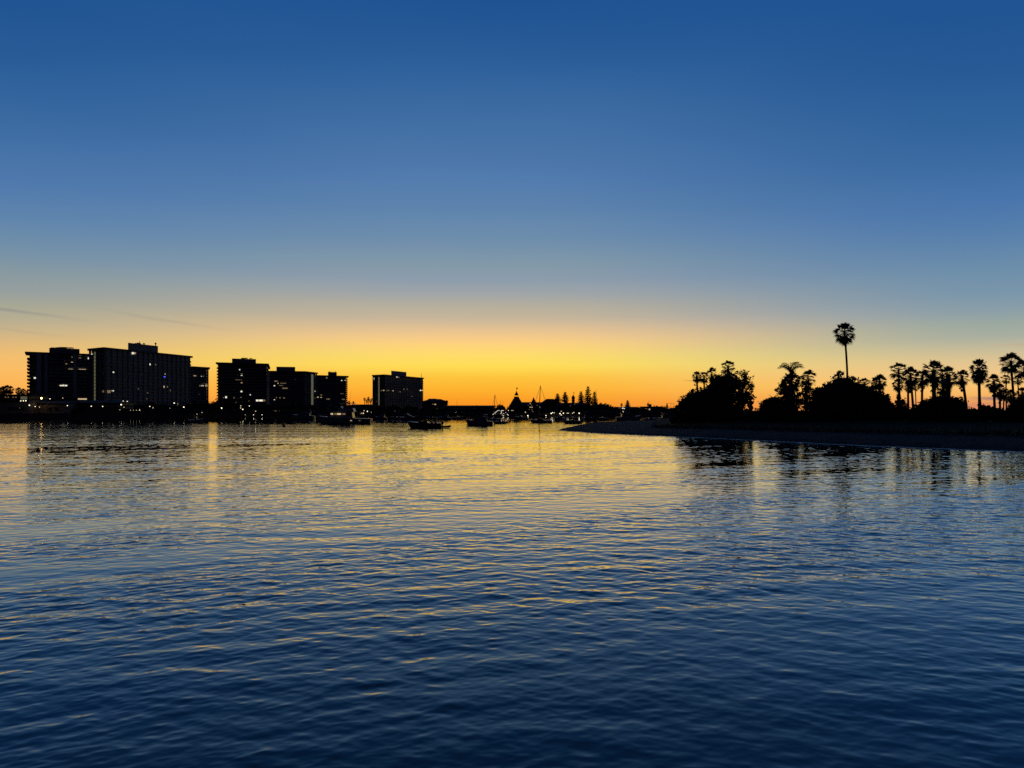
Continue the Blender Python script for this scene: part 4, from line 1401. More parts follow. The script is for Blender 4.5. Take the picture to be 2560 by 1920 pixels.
def boat(label, px_bow, px_stern, ywl, kind, mast_y=None, dark=False, name='motor_boat', cat='boat', tilt=0.0, lit=False, group=None):
    d = HC * F / (ywl - HZ)
    L = abs(px_bow - px_stern) * d / F
    cx = (px_bow + px_stern) / 2
    left = px_bow < px_stern
    loc = at(cx, d + L * .12)
    root = thing(name, label, cat, (loc[0], loc[1], 0), (math.pi if left else 0) + tilt, group)
    B = min(L * .36, 1.1 + L * .2)
    gel = M['navygel'] if dark else M['gel']
    k = L
    s = L / 10
    if kind == 'yacht':
        hull(MB(), L, B, 1.75, 1.15, .6, .12).build('hull', gel, root)
        rb = MB()
        hull(rb, L * .985, B * 1.02, .16, .14, .5, .11)
        rb.build('boot_stripe', M['antifoul'], root)
        h = house(MB(), -.18 * L, .30 * L, B * .40, 1.35, 2.75, 1.5, .25).build('deckhouse', gel, root)
        wn = MB()
        house(wn, -.165 * L, .285 * L, B * .405, 1.95, 2.5, .75, .18, .93)
        wn.build('window_band', M['glassdark'], h)
        for (x, wd) in ((.20, .55), (.135, .5), (.07, .9), (-.02, .7)):
            for sg in (-1, 1):
                MB().box((x * L, sg * B * .402, 2.2), (wd, .05, .36)).build('lit_window', M['dim' if x in (.135, -.02) else 'warm'], h)
        house(MB(), -.20 * L, .14 * L, B * .37, 2.75, 3.5, .9, .3).build('flybridge', gel, root)
        ws = MB()
        house(ws, .03 * L, .115 * L, B * .30, 3.5, 3.95, .55, .3)
        ws.build('flybridge_windscreen', M['glassdark'], root)
        MB().prism([(-.19 * L, -B * .36), (.09 * L, -B * .33), (.09 * L, B * .33), (-.19 * L, B * .36)], 4.55, 4.68).build('hardtop', gel, root)
        for (x, y) in ((-.17, .33), (-.17, -.33), (.05, .28), (.05, -.28)):
            MB().tube([(x * L - .3, y * B, 3.4), (x * L, y * B, 4.56)], .04, 6).build('hardtop_post', M['metal'], root)
        cp = MB()
        cp.prism([(-.36 * L, -B * .36), (-.18 * L, -B * .38), (-.18 * L, B * .38), (-.36 * L, B * .36)], 2.62, 2.72)
        cp.build('cockpit_awning', M['canvas'], root)
        for x in (-.34, -.26):
            for sg in (-1, 1):
                MB().tube([(x * L, sg * B * .35, 1.2), (x * L, sg * B * .35, 2.64)], .055, 6).build('awning_post', M['gel'], root)
        for sg in (-1, 1):
            rl = MB()
            rail(rl, [(u * L, sg * B * f, z) for u, f, z in ((.05, .47, 1.32), (.15, .45, 1.38), (.24, .40, 1.45), (.33, .31, 1.55), (.41, .19, 1.64), (.475, .06, 1.74))], .6)
            rl.build('bow_rail', M['metal'], root)
            rl = MB()
            rail(rl, [(u * L, sg * B * .44, 1.17) for u in (-.48, -.42, -.37)], .65)
            rl.build('stern_rail', M['metal'], root)
        MB().box((-.525 * L, 0, .35), (.06 * L, B * .8, .12)).build('swim_platform', gel, root)
        MB().tube([(-.49 * L, .3 * B, 1.2), (-.54 * L, .3 * B, .2)], .05, 6).build('boarding_ladder', M['metal'], root)
        MB().tube([(-.10 * L, .2, 4.6), (-.13 * L, .2, 7.4)], [.03, .012], 5).build('whip_aerial', M['metal'], root)
        MB().lathe((-.05 * L, 0, 4.68), [(.28, 0), (.3, .12), (.2, .26), (.05, .3)], 10).build('radar_dome', M['gel'], root)
        MB().ball((-.335 * L, -B * .3, 2.35), .13).build('deck_light', M['lamps'], root)
        MB().ball((-.335 * L, B * .3, 2.35), .13).build('deck_light', M['lamps'], root)
        for (x, z) in ((-.155, .72), (-.31, .72)):
            for sg in (-1, 1):
                MB().box((x * L, sg * (B * .485), z), (.34, .06, .15)).build('porthole', M['warm' if x > -.2 else 'dim'], root)
    elif kind == 'cruiser':
        hull(MB(), L, B, .21 * k, .15 * k, .4, .13).build('hull', gel, root)
        sb = MB()
        hull(sb, L * .985, B * 1.02, .14, .12, .35, .12)
        sb.build('boot_stripe', M['antifoul'], root)
        h = house(MB(), -.30 * L, .27 * L, B * .40, .165 * k, .27 * k, .20 * L, .02 * L).build('deckhouse', gel, root)
        wn = MB()
        house(wn, -.22 * L, .155 * L, B * .405, .205 * k, .25 * k, .09 * L, .03 * L, .96)
        wn.build('window_band', M['glassdark'], h)
        house(MB(), -.33 * L, .06 * L, B * .38, .27 * k, .335 * k, .16 * L, .02 * L).build('flybridge', gel, root)
        house(MB(), -.32 * L, -.04 * L, B * .36, .375 * k, .40 * k, .06 * L, .0, .95).build('hardtop', gel, root)
        for (x, y) in ((-.30, .33), (-.30, -.33), (-.10, .3), (-.10, -.3)):
            MB().tube([(x * L, y * B, .33 * k), (x * L, y * B, .378 * k)], .04, 5).build('hardtop_post', M['metal'], root)
        MB().box((-.325 * L, 0, .28 * k), (.02, B * .68, .17 * k)).build('cockpit_curtain', M['canvas'], root)
        for sg in (-1, 1):
            rl = MB()
            rail(rl, [(u * L, sg * B * f, z * k) for u, f, z in ((.1, .44, .165), (.22, .38, .172), (.32, .28, .182), (.41, .16, .195), (.48, .03, .21))], .05 * k, .014)
            rl.build('bow_rail', M['metal'], root)
        MB().box((-.515 * L, 0, .05 * k), (.05 * L, B * .8, .1)).build('swim_platform', gel, root)
        MB().tube([(.47 * L, 0, .21 * k), (.53 * L, 0, .215 * k)], .06, 6).build('bow_pulpit', M['metal'], root)
    elif kind == 'cuddy':
        hull(MB(), L, B, .19 * k, .14 * k, .35, .14).build('hull', gel, root)
        h = house(MB(), -.12 * L, .22 * L, B * .36, .14 * k, .20 * k, .12 * L, .02 * L).build('cabin', M['gel'] if not dark else gel, root)
        ws = MB()
        house(ws, -.12 * L, .03 * L, B * .35, .20 * k, .245 * k, .09 * L, .0)
        ws.build('windscreen', M['glassdark'], h)
        for sg in (-1, 1):
            rl = MB()
            rail(rl, [(u * L, sg * B * .42, .14 * k) for u in (-.45, -.36, -.27, -.18)], .06 * k, .018)
            rl.build('stern_rail', M['metal'], root)
            rl = MB()
            rail(rl, [(u * L, sg * B * f, z * k) for u, f, z in ((.15, .4, .15), (.27, .33, .16), (.37, .2, .175), (.47, .03, .19))], .05 * k, .014)
            rl.build('bow_rail', M['metal'], root)
        om = MB()
        om.box((-.53 * L, 0, .15 * k), (.05 * L, .34, .09 * k))
        om.box((-.53 * L, 0, .04 * k), (.025 * L, .14, .16 * k))
        om.build('outboard_motor', M['darkmetal'], root)
        for x in (-.22, -.33):
            MB().box((x * L, 0, .165 * k), (.06 * L, B * .5, .06 * k)).build('seat', M['gel'], root)
    elif kind == 'runabout':
        hull(MB(), L, B, .24 * k, .15 * k, .25, .16).build('hull', gel, root)
        cs = house(MB(), -.08 * L, .06 * L, .38, .15 * k, .33 * k, .05 * L, .02 * L).build('console', gel, root)
        ws = MB()
        house(ws, .0, .05 * L, .34, .33 * k, .38 * k, .03 * L, .0)
        ws.build('windscreen', M['glassdark'], cs)
        for (x, y) in ((-.14, .4), (-.14, -.4), (.08, .4), (.08, -.4)):
            MB().tube([(x * L, y, .15 * k), (x * L, y, .52 * k)], .025, 5).build('canopy_post', M['metal'], root)
        MB().box((-.03 * L, 0, .53 * k), (.34 * L, 1.05, .05)).build('canopy', M['canvas'], root)
        om = MB()
        om.box((-.53 * L, 0, .22 * k), (.07 * L, .34, .12 * k))
        om.box((-.53 * L, 0, .06 * k), (.03 * L, .14, .22 * k))
        om.build('outboard_motor', M['darkmetal'], root)
        rl = MB()
        for sg in (-1, 1):
            rail(rl, [(u * L, sg * B * f, z * k) for u, f, z in ((.1, .42, .175), (.25, .33, .19), (.38, .18, .215), (.47, .03, .24))], .07 * k, .014)
        rl.build('bow_rail', M['metal'], root)
    elif kind == 'dinghy':
        for sg in (-1, 1):
            mb = MB()
            mb.tube([(-.5 * L, sg * B * .38, .2), (.15 * L, sg * B * .38, .22), (.38 * L, sg * B * .26, .28), (.5 * L, 0, .36)], [.17, .19, .19, .16], 9)
            mb.build('buoyancy_tube', M['rubber'], root, smooth=True)
        MB().box((-.08 * L, 0, .12), (.78 * L, B * .62, .06)).build('floor', M['darkmetal'], root)
        MB().box((-.44 * L, 0, .24), (.05, B * .66, .3)).build('transom', M['rubber'], root)
        MB().box((-.1 * L, 0, .3), (.22, B * .62, .05)).build('thwart', M['brick'], root)
    elif kind == 'sail':
        hull(MB(), L, B * .9, .14 * k, .11 * k, .35, .17, transom=.7).build('hull', gel, root)
        house(MB(), -.12 * L, .20 * L, B * .26, .11 * k, .17 * k, .08 * L, .02 * L).build('coachroof', M['gel'] if not dark else gel, root)
        H = HC + (HZ - mast_y) * d / F if mast_y else L * 1.3
        mx = .08 * L
        MB().tube([(mx, 0, .1 * k), (mx - .02 * H, 0, H * .5), (mx - .045 * H, 0, H)], [.10, .10, .07], 7).build('mast', M['darkmetal'], root)
        MB().tube([(mx - .1, 0, .27 * k), (-.38 * L, 0, .25 * k)], .06, 6).build('boom', M['darkmetal'], root)
        MB().tube([(mx - .2, 0, .30 * k), (-.1 * L, 0, .295 * k), (-.36 * L, 0, .275 * k)], [.16, .14, .08], 7).build('furled_sail', M['canvas'], root, smooth=True)
        for nm, q in (('forestay', (.49 * L, 0, .14 * k)), ('backstay', (-.49 * L, 0, .12 * k)), ('shroud', (mx, B * .42, .13 * k)), ('shroud', (mx, -B * .42, .13 * k))):
            MB().tube([q, (mx - .044 * H, 0, H * .985)], .035, 4).build(nm, M['darkmetal'], root)
        MB().tube([(mx - .03 * H, -.8, H * .62), (mx - .03 * H, .8, H * .62)], .04, 5).build('spreader', M['darkmetal'], root)
        rl = MB()
        for sg in (-1, 1):
            rail(rl, [(u * L, sg * B * .38 * f, .125 * k) for u, f in ((-.45, .8), (-.2, 1), (.05, 1), (.3, .62), (.46, .12))], .06 * k, .014)
        rl.build('lifeline', M['metal'], root)
    return root


boat('white motor yacht with lit cabin windows, hardtop flybridge and cockpit awning, largest boat', 792, 929, 1059.5, 'yacht', name='motor_yacht')
boat('white cabin cruiser moored just left of the motor yacht bow, further out', 730, 787, 1048, 'cruiser')
boat('small open runabout with a canopy, moored before the right end of the widest tower', 509, 472, 1055.5, 'runabout', tilt=.25)
boat('dark low cuddy boat with stern rails, moored before the lone tower', 1017, 1104, 1070.5, 'cuddy', dark=True)
boat('grey inflatable dinghy tied behind the dark cuddy boat', 1126, 1104, 1070.3, 'dinghy', name='dinghy')
boat('white sporty cabin cruiser with sloping windscreen, moored in the golden reflection', 1163, 1232, 1063.5, 'cruiser')
boat('low dark boat moored directly behind the stern of the white sporty cruiser', 1232, 1265, 1059, 'cuddy', dark=True)
boat('small dark dinghy just right of the sporty white cruiser', 1276, 1257, 1058, 'dinghy', name='dinghy')
boat('tall masted sloop lying before the hotel turret, its mast crossing the bright sky', 1323, 1380, 1057, 'sail', mast_y=963.5, dark=True, name='sailboat', cat='sailboat')
boat('dark motor boat moored between the tall sloop and the tip of the beach', 1408, 1452, 1058.5, 'cuddy', dark=True)
boat('white sloop with leaning mast behind the sporty cruiser', 1222, 1252, 1050.5, 'sail', mast_y=986, name='sailboat', cat='sailboat')
boat('little white rowing dinghy beached in warm light right of the beach tip', 1516, 1534, 1061, 'dinghy', name='dinghy')
boat('large white flybridge cruiser in the marina below the hillside house', 1606, 1540, 1052.5, 'cruiser', group='boats in the marina')
boat('white covered launch in the marina left of the big dark trees', 1694, 1645, 1052, 'cruiser', group='boats in the marina')
boat('low white cuddy boat docked between the two large marina cruisers', 1644, 1608, 1051.5, 'cuddy', group='boats in the marina')
boat('low white boat glinting at the far left foot of the big dark trees', 1732, 1698, 1051.5, 'cuddy', group='boats in the marina')
for (b, s_, y, k, dk, lab) in ((936, 968, 1048, 'cruiser', 0, 'white cruiser docked right behind the stern of the motor yacht'),
                               (975, 1004, 1047, 'cuddy', 0, 'low cuddy boat docked under the middle of the lone tower'),
                               (1043, 1003, 1049, 'cruiser', 0, 'broad cruiser docked just left above the dark cuddy boat'),
                               (1066, 1092, 1047, 'cuddy', 1, 'dark boat docked beneath the gabled house'),
                               (1096, 1126, 1048, 'cruiser', 0, 'cruiser docked left of the greenish lamp'),
                               (1160, 1130, 1047.5, 'cuddy', 0, 'low boat docked beneath the greenish lamp'),
                               (1285, 1318, 1047.5, 'cuddy', 1, 'low dark boat docked below the great conical roof'),
                               (1384, 1410, 1048.5, 'cruiser', 0, 'cruiser docked below the red columns'),
                               (1420, 1444, 1048, 'cuddy', 0, 'low boat docked below the second turret'),
                               (1484, 1456, 1049, 'cruiser', 0, 'cruiser docked behind the thin tip of the beach'),
                               (1492, 1520, 1049, 'cuddy', 1, 'dark boat docked behind the beach, left of the rowing dinghy')):
    boat(lab, b, s_, y, k, dark=bool(dk), group='boats docked along the far shore')


def buoy(label, px, ytop, ywl, hw):
    d = HC * F / (ywl - HZ)
    k = d / F
    root = thing('mooring_buoy', label, 'buoy', at(px, d))
    h = (ywl - ytop) * k
    MB().lathe((0, 0, 0), [(hw * k * .9, -.3), (hw * k, 0), (hw * k, h * .42), (hw * k * .55, h * .5)], 12).build('float', M['antifoul'], root)
    MB().lathe((0, 0, 0), [(hw * k * .55, h * .48), (hw * k * .5, h * .85), (hw * k * .7, h * .9), (hw * k * .6, h)], 10).build('topmark', M['darkmetal'], root)


buoy('dark can buoy floating alone left of the motor yacht', 709, 1058, 1066.5, 3.2)
buoy('dark buoy floating before the pavilion at the far left', 165, 1047.5, 1053.5, 3)


def car(label, px, d, paint, ang):
    z = ground_z(px, d) + .17
    root = thing('parked_car', label, 'car', at(px, d, z=z), ang, 'cars parked behind the trees')
    b = MB()
    q = [(-2.1, -.85), (2.1, -.8), (2.1, .8), (-2.1, .85)]
    b.prism(q, .28, .72, [(-2.15, -.88), (2.05, -.84), (2.05, .84), (-2.15, .88)])
    b.prism([(-2.1, -.86), (2.0, -.82), (2.0, .82), (-2.1, .86)], .72, .9, [(-2.0, -.8), (1.85, -.74), (1.85, .74), (-2.0, .8)])
    b.build('body', M[paint], root)
    house(MB(), -1.75, .85, .76, .9, 1.36, .75, .45, .8).build('window_band', M['glassdark'], root)
    MB().prism([(-1.28, -.6), (.1, -.56), (.1, .56), (-1.28, .6)], 1.36, 1.43).build('roof', M[paint], root)
    for x in (-1.35, 1.3):
        for y in (-.8, .8):
            wb = MB()
            wb.tube([(x, y - .1, .32), (x, y + .1, .32)], .32, 14)
            wb.build('wheel', M['rubber'], root)
    for y in (-.55, .55):
        MB().box((2.07, y, .62), (.06, .34, .14)).build('headlight', M['gel'], root)


for (px, d, pt, a, lab) in ((1742, 150, 'car', .3, 'silver car parked under the left group of palms'), (1768, 146, 'cardark', 0.1, 'dark car parked behind the trunks of the left tree group'),
                            (1872, 138, 'car', 0.05, 'left silver car of two parked in the gap between the tree groups'), (1903, 138, 'car', 3.2, 'right silver car of two parked in the gap between the tree groups'),
                            (1950, 136, 'cardark', .1, 'dark car parked behind the low domed tree'), (2003, 134, 'car', .4, 'silver car parked below the feather palm'),
                            (2042, 134, 'car', 0.0, 'silver car parked at the left foot of the great domed tree'), (2098, 134, 'cardark', .2, 'dark car parked under the great domed tree'),
                            (2130, 133, 'car', 0.0, 'pale car parked under the tall lone palm')):
    car(lab, px, d, 'carpaint' if pt == 'car' else 'cardark', a)


# a couple of people far off under the trees
def person(label, px, d, h=1.7, shirt=None):
    z = ground_z(px, d) + .16
    root = thing('person', label, 'person', at(px, d, z=z), .4)
    sk = [(0, 0, .94), (0, 0, 1.15), (0, .0, 1.38), (0, 0, 1.5), (0, 0, 1.62),
          (-.10, 0, .9), (-.12, .04, .5), (-.13, -.02, .06), (-.13, .12, .03), (.10, 0, .9), (.13, -.1, .5), (.15, -.2, .08), (.15, -.08, .03),
          (-.2, 0, 1.4), (-.27, -.03, 1.13), (-.26, .08, .88), (.2, 0, 1.4), (.28, .02, 1.13), (.26, .12, .9)]
    ed = [(0, 1), (1, 2), (2, 3), (3, 4), (0, 5), (5, 6), (6, 7), (7, 8), (0, 9), (9, 10), (10, 11), (11, 12), (2, 13), (13, 14), (14, 15), (2, 16), (16, 17), (17, 18)]
    rs = [.14, .13, .15, .06, .1, .09, .065, .045, .04, .09, .065, .045, .04, .06, .045, .035, .06, .045, .035]
    me = bpy.data.meshes.new('body')
    me.from_pydata(sk, ed, [])
    o = bpy.data.objects.new('body', me)
    COL.objects.link(o)
    o.parent = root
    md = o.modifiers.new('skin', 'SKIN')
    for v, r in zip(me.skin_vertices[0].data, rs):
        v.radius = (r, r)
    me.skin_vertices[0].data[0].use_root = True
    sd = o.modifiers.new('sub', 'SUBSURF')
    sd.levels = sd.render_levels = 2
    me.materials.append(M[shirt])
    MB().lathe((0, 0, 1.62), [(.09, .0), (.105, .06), (.08, .12), (.02, .14)], 10).build('hair', M['darkmetal'], root)


person('person in pale clothes standing under the left tree group', 1771, 121, shirt='pale')


# ------------------------------------------------------------------ trees and palms on the spit
D0 = 118
tree('broad_tree', 'low spreading left tree of the first dark group, its edge sloping down to the marina', 116, 1752, [(1752, 1003, 38, 34), (1725, 1014, 30, 26), (1706, 1026, 18, 19), (1775, 998, 28, 34), (1745, 1032, 54, 22)], 8000, .42, 'leafdk', seed=31, trunks=2)
tree('broad_tree', 'tallest dense dark tree in the middle of the first group', 120, 1800, [(1795, 965, 28, 28), (1812, 985, 36, 46), (1790, 1005, 34, 36), (1822, 960, 24, 26), (1810, 1030, 44, 22)], 7000, .42, 'leafdk', seed=32, trunks=2)
tree('eucalyptus', 'airy loose leaved tree on the right side of the first group', 117, 1838, [(1850, 948, 22, 20), (1868, 965, 16, 22), (1838, 970, 18, 26), (1862, 990, 22, 12), (1880, 994, 10, 5), (1848, 1010, 12, 14), (1858, 1030, 22, 10)], 1250, .40, 'leafol', core=False, seed=33, trunks=2, fill=.8)
tree('sapling', 'small round sapling at the right foot of the airy tree', 116, 1876, [(1875, 1010, 7, 9), (1877, 1020, 5, 7)], 420, .34, 'leaf', core=False, seed=34)
tree('broad_tree', 'low domed tree alone between the first and second groups', 112, 1945, [(1945, 1020, 44, 27), (1922, 1026, 28, 22), (1972, 1024, 28, 24), (1950, 1040, 62, 16)], 6500, .38, 'leafdk', seed=35, trunks=2)
tree('eucalyptus', 'loose dark tree beneath the feather palm', 114, 1966, [(1966, 958, 13, 15), (1955, 975, 14, 14), (1985, 950, 16, 20), (1978, 985, 22, 18), (1972, 1005, 26, 14)], 1700, .40, 'leafdk', core=False, seed=36, fill=.9)
tree('eucalyptus', 'sparse tree with sky showing through, left of the great domed tree', 115, 2015, [(2012, 965, 14, 14), (2022, 985, 14, 18), (2005, 995, 14, 16), (2015, 1017, 24, 14)], 950, .40, 'leafol', core=False, seed=37, fill=.8)
tree('fig_tree', 'great domed dense tree beneath the tall lone palm', 110, 2095, [(2095, 990, 52, 46), (2058, 1000, 32, 40), (2130, 992, 38, 42), (2080, 1020, 58, 32), (2110, 975, 34, 30)], 9500, .42, 'leafdk', seed=38, trunks=3)
tree('fig_tree', 'right hand shoulder of dense foliage joining the great domed tree', 113, 2180, [(2165, 1000, 36, 40), (2195, 1005, 28, 28), (2212, 1012, 16, 28), (2180, 1025, 50, 26)], 6000, .42, 'leafdk', seed=39, trunks=2)
tree('bush', 'ragged bush between the great domed tree and the palm row', 112, 2245, [(2240, 1016, 16, 16), (2256, 1014, 10, 14), (2246, 996, 5, 10), (2240, 1034, 24, 18)], 1700, .36, 'leaf', core=False, seed=40, cat='bush')
tree('broad_tree', 'broad low tree at the feet of the dense palm cluster', 108, 2355, [(2360, 1012, 40, 26), (2330, 1018, 32, 24), (2392, 1018, 22, 24), (2302, 1024, 22, 16), (2350, 1036, 66, 20)], 7000, .38, 'leafdk', seed=41, trunks=2)
tree('bush', 'small round bush between the two palms standing apart', 106, 2466, [(2464, 1026, 17, 14), (2472, 1036, 22, 12)], 1600, .34, 'leafdk', seed=42, cat='bush')
tree('broad_tree', 'dark tree mass at the right edge under the last palms', 104, 2550, [(2545, 1022, 26, 22), (2575, 1010, 30, 28), (2530, 1036, 30, 14), (2610, 1020, 40, 34)], 5200, .38, 'leafdk', seed=43, trunks=2)
# undergrowth along the back of the lawn, bush by bush
UG = [(1700, 1048, 22, 9), (1735, 1046, 26, 10), (1785, 1044, 30, 12), (1830, 1045, 28, 12), (1880, 1042, 24, 12), (1915, 1044, 22, 10), (1990, 1042, 30, 14), (2030, 1042, 26, 14), (2085, 1044, 34, 15), (2140, 1044, 30, 15), (2190, 1044, 28, 16), (2225, 1042, 24, 16),
      (2268, 1034, 18, 15), (2290, 1040, 22, 14), (2330, 1046, 30, 14), (2385, 1046, 28, 14), (2420, 1034, 20, 14), (2438, 1040, 22, 14), (2490, 1036, 22, 13), (2510, 1042, 24, 14), (2555, 1046, 30, 14), (2600, 1044, 40, 18)]
WHERE = ['under the left edge of the first group', 'under the left palms', 'before the trunks of the first group', 'below the airy tree', 'by the small sapling', 'left of the low domed tree', 'right of the low domed tree', 'below the sparse tree',
         'under the left half of the great domed tree', 'under the right half of the great domed tree', 'below the right shoulder of dense foliage', 'in the notch right of the dense foliage', 'under the leaning twin palm', 'under the left palms of the row',
         'under the dense palm cluster', 'below the broad low tree', 'at the foot of the leaning palm', 'between the leaning palm and the bushy crowned palm', 'right of the small round bush', 'under the trunks of the many stemmed palms', 'at the right edge of the photo', 'beyond the right edge']
for i, (u, wh) in enumerate(zip(UG[:-1], WHERE)):
    tree('shrub', 'dark shrub ' + wh, 120 - i * .75, u[0], [(u[0], u[1], u[2], u[3]), (u[0] + u[2] * .5, u[1] + 4, u[2] * .6, u[3] * .8), (u[0] - u[2] * .5, u[1] + 4, u[2] * .6, u[3] * .8)], 1500, .34, 'leafdk', seed=60 + i, cat='shrub', group='shrubs along the back of the lawn')

PG = 'fan palms on the spit'
palm('tallest palm, standing alone high above the great domed tree', 122, 2111, 829, 25, 2118, var=2, skirt=0, r0=.21, hh=24, kink=.25)
palm('left palm with a heavy crown in the first group, trunk bare below', 130, 1742, 940, 12, 1746, var=2, skirt=0, r0=.2, group=PG)
palm('second palm from the left in the first group', 132, 1760, 941, 11.5, 1762, var=4, skirt=0, r0=.17, group=PG)
palm('palm half hidden at the top left of the tallest dense tree', 134, 1779, 935, 13.5, 1783, var=3, skirt=-1, r0=.2, group=PG)
palm('palm rising highest out of the first tree group', 133, 1820, 917, 16.5, 1822, var=1, skirt=0, r0=.22, group=PG)
feather_palm('feather leaved palm with arching fronds left of the great domed tree', 121, 1977, 929, 25, 1978)
palm('leafy fan palm crown just below the feather palm', 123, 1976, 955, 22, 1980, var=2, skirt=0, r0=.25, group=PG)
palm('round fan palm directly right of the feather palm', 128, 2020, 942, 18.5, 2028, var=1, skirt=-1, r0=.15, group=PG)
palm('palm top poking out at the crest of the great domed tree, beside the tall trunk', 128, 2098, 945, 15, 2100, var=3, r0=.2, group=PG)
palm('low palm top just right of the tall palm trunk', 126, 2131, 957, 14, 2133, var=3, r0=.2, group=PG)
palm('palm top sticking out of the right shoulder foliage', 127, 2161, 958, 14, 2164, var=1, r0=.2, group=PG)
palm('left trunk of the close pair with one round crown, right of the dense foliage', 126, 2190, 956, 13, 2189, var=1, r0=.13, group=PG)
palm('right palm of the close pair with one round crown, right of the dense foliage', 124, 2199, 953, 17.5, 2199, var=0, skirt=0, r0=.2, group=PG)
palm('first tall palm of the row, with a loose open crown', 118, 2246, 925, 19.5, 2253, var=1, skirt=-1, r0=.17, group=PG)
palm('short small palm under the first tall palm of the row', 126, 2245, 960, 13.5, 2249, var=2, skirt=-1, r0=.13, group=PG)
palm('second palm of the row, with a long shaggy crown', 116, 2276, 938, 20, 2286, var=2, skirt=1, r0=.22, group=PG, hh=23)
palm('thin stemmed small palm below the second palm of the row', 124, 2269, 970, 8.5, 2269, var=1, skirt=-1, r0=.12, group=PG)
palm('other thin stemmed palm, close beside the small one in the row', 125, 2271, 968, 7, 2273, var=3, skirt=-1, r0=.12, group=PG)
palm('slender stem palm between the second and third tall palms', 127, 2288, 965, 9, 2292, var=4, skirt=-1, r0=.11, group=PG)
palm('third palm of the row, its trunk swollen with old fronds', 117, 2306, 942, 18, 2304, var=4, skirt=1, r0=.22, group=PG)
palm('big wide crowned palm in the middle of the dense cluster', 110, 2334, 926, 26, 2336, var=0, skirt=1, r0=.36, group=PG, hh=28)
palm('thick trunked shaggy palm at the right of the dense cluster', 111, 2370, 938, 20, 2372, var=2, skirt=1, r0=.4, group=PG, hh=25)
palm('low shaggy palm filling the gap inside the dense cluster', 114, 2358, 966, 18, 2360, var=2, skirt=0, r0=.25, group=PG)
palm('leaning palm with a stubby skirt, just right of the dense cluster', 112, 2404, 942, 18, 2418, var=1, skirt=1, r0=.24, group=PG, kink=.15)
palm('palm standing apart with two stacked rings of fronds and a straight trunk', 110, 2447, 921, 20.5, 2450, var=2, skirt=0, r0=.25, group=PG, hh=26)
palm('slim twin stem beside the straight trunked palm', 111, 2446, 938, 15, 2455, var=4, skirt=-1, r0=.15, group=PG)
palm('many stemmed shaggy palm right of the straight trunked palm', 112, 2484, 954, 18.5, 2488, var=2, skirt=1, r0=.22, group=PG)
palm('lower palm of the many stemmed clump', 113, 2500, 975, 16, 2500, var=2, skirt=1, r0=.2, group=PG)
palm('thin trunk at the right of the many stemmed clump', 114, 2510, 985, 12, 2508, var=4, skirt=0, r0=.13, group=PG)
palm('small slender palm under the tall palm near the right edge', 126, 2515, 947, 11, 2516, var=1, skirt=-1, r0=.13, group=PG)
palm('tall palm near the right edge with a wide drooping crown', 108, 2527, 904, 24, 2539, var=0, skirt=-1, r0=.2, group=PG, hh=24)
palm('small palm right of the tall palm near the right edge', 124, 2544, 948, 11, 2551, var=4, skirt=-1, r0=.12, group=PG)
palm('palm cut by the right edge of the photo', 110, 2562, 918, 20, 2570, var=4, skirt=0, r0=.22, group=PG)
palm('low dark palm under the right edge palms', 116, 2527, 988, 14, 2529, var=2, skirt=0, r0=.18, group=PG)
palm('low palm at the very right edge above the dark mass', 112, 2556, 982, 14, 2560, var=2, skirt=0, r0=.18, group=PG)

# ------------------------------------------------------------------ plants on the far shore
FG = 'palms on the far shore'
for (cx, cy, hw, bx, v, lab) in ((2, 978, 10, 2, 2, 'palm cut by the left edge, over the clubhouse'), (9, 974, 9, 9, 2, 'second far palm from the left edge'), (17, 972, 9.5, 17, 0, 'third far palm from the left edge'), (26, 973.5, 9, 26, 2, 'fourth far palm from the left edge, rightmost of its cluster'),
                                 (47, 976.5, 8, 47, 2, 'left palm of a pair over the clubhouse roof'), (58, 978.5, 7, 57.5, 2, 'right palm of a pair over the clubhouse roof'), (68, 981, 4, 68, 2, 'low palm touching the left side of the striped tower')):
    palm(lab, 395, cx, cy, hw, bx, var=v, skirt=-1, r0=.25, group=FG, bz=1.6)
for (cx, cy, hw, bx, v, lab) in ((872.5, 1006, 4, 873, 2, 'round headed palm right of the centre towers'), (883.5, 1005.5, 2.6, 883, 2, 'tiny palm right of the round headed one'), (911.5, 997.5, 3.5, 912, 1, 'left palm of the cluster before the lone tower'),
                                 (920.8, 996, 4, 921, 2, 'tallest palm of the cluster before the lone tower'), (917, 1002.5, 3, 917, 4, 'low palm inside the cluster before the lone tower'), (925.5, 1002, 3.5, 926, 2, 'right palm of the cluster before the lone tower'),
                                 (929.5, 998, 3, 930, 1, 'palm touching the left wall of the lone tower'), (1117, 1004, 3.6, 1117, 2, 'round headed palm at the right end of the gabled house'),
                                 (1513.5, 1012, 4.5, 1513.5, 2, 'palm on the right end of the dark hotel grove'), (1620, 1010.5, 3.4, 1620, 2, 'palm behind the rooftop box block'), (1554, 1011, 3, 1554, 2, 'palm on top of the hillside house'), (1661, 1018.5, 3, 1661, 2, 'small palm left of the yard arm pole')):
    palm(lab, 600 if cx > 1000 else 560, cx, cy, hw, bx, var=v, skirt=-1, r0=.3, group=FG, bz=1.6)
NG = 'Norfolk pines by the hotel'
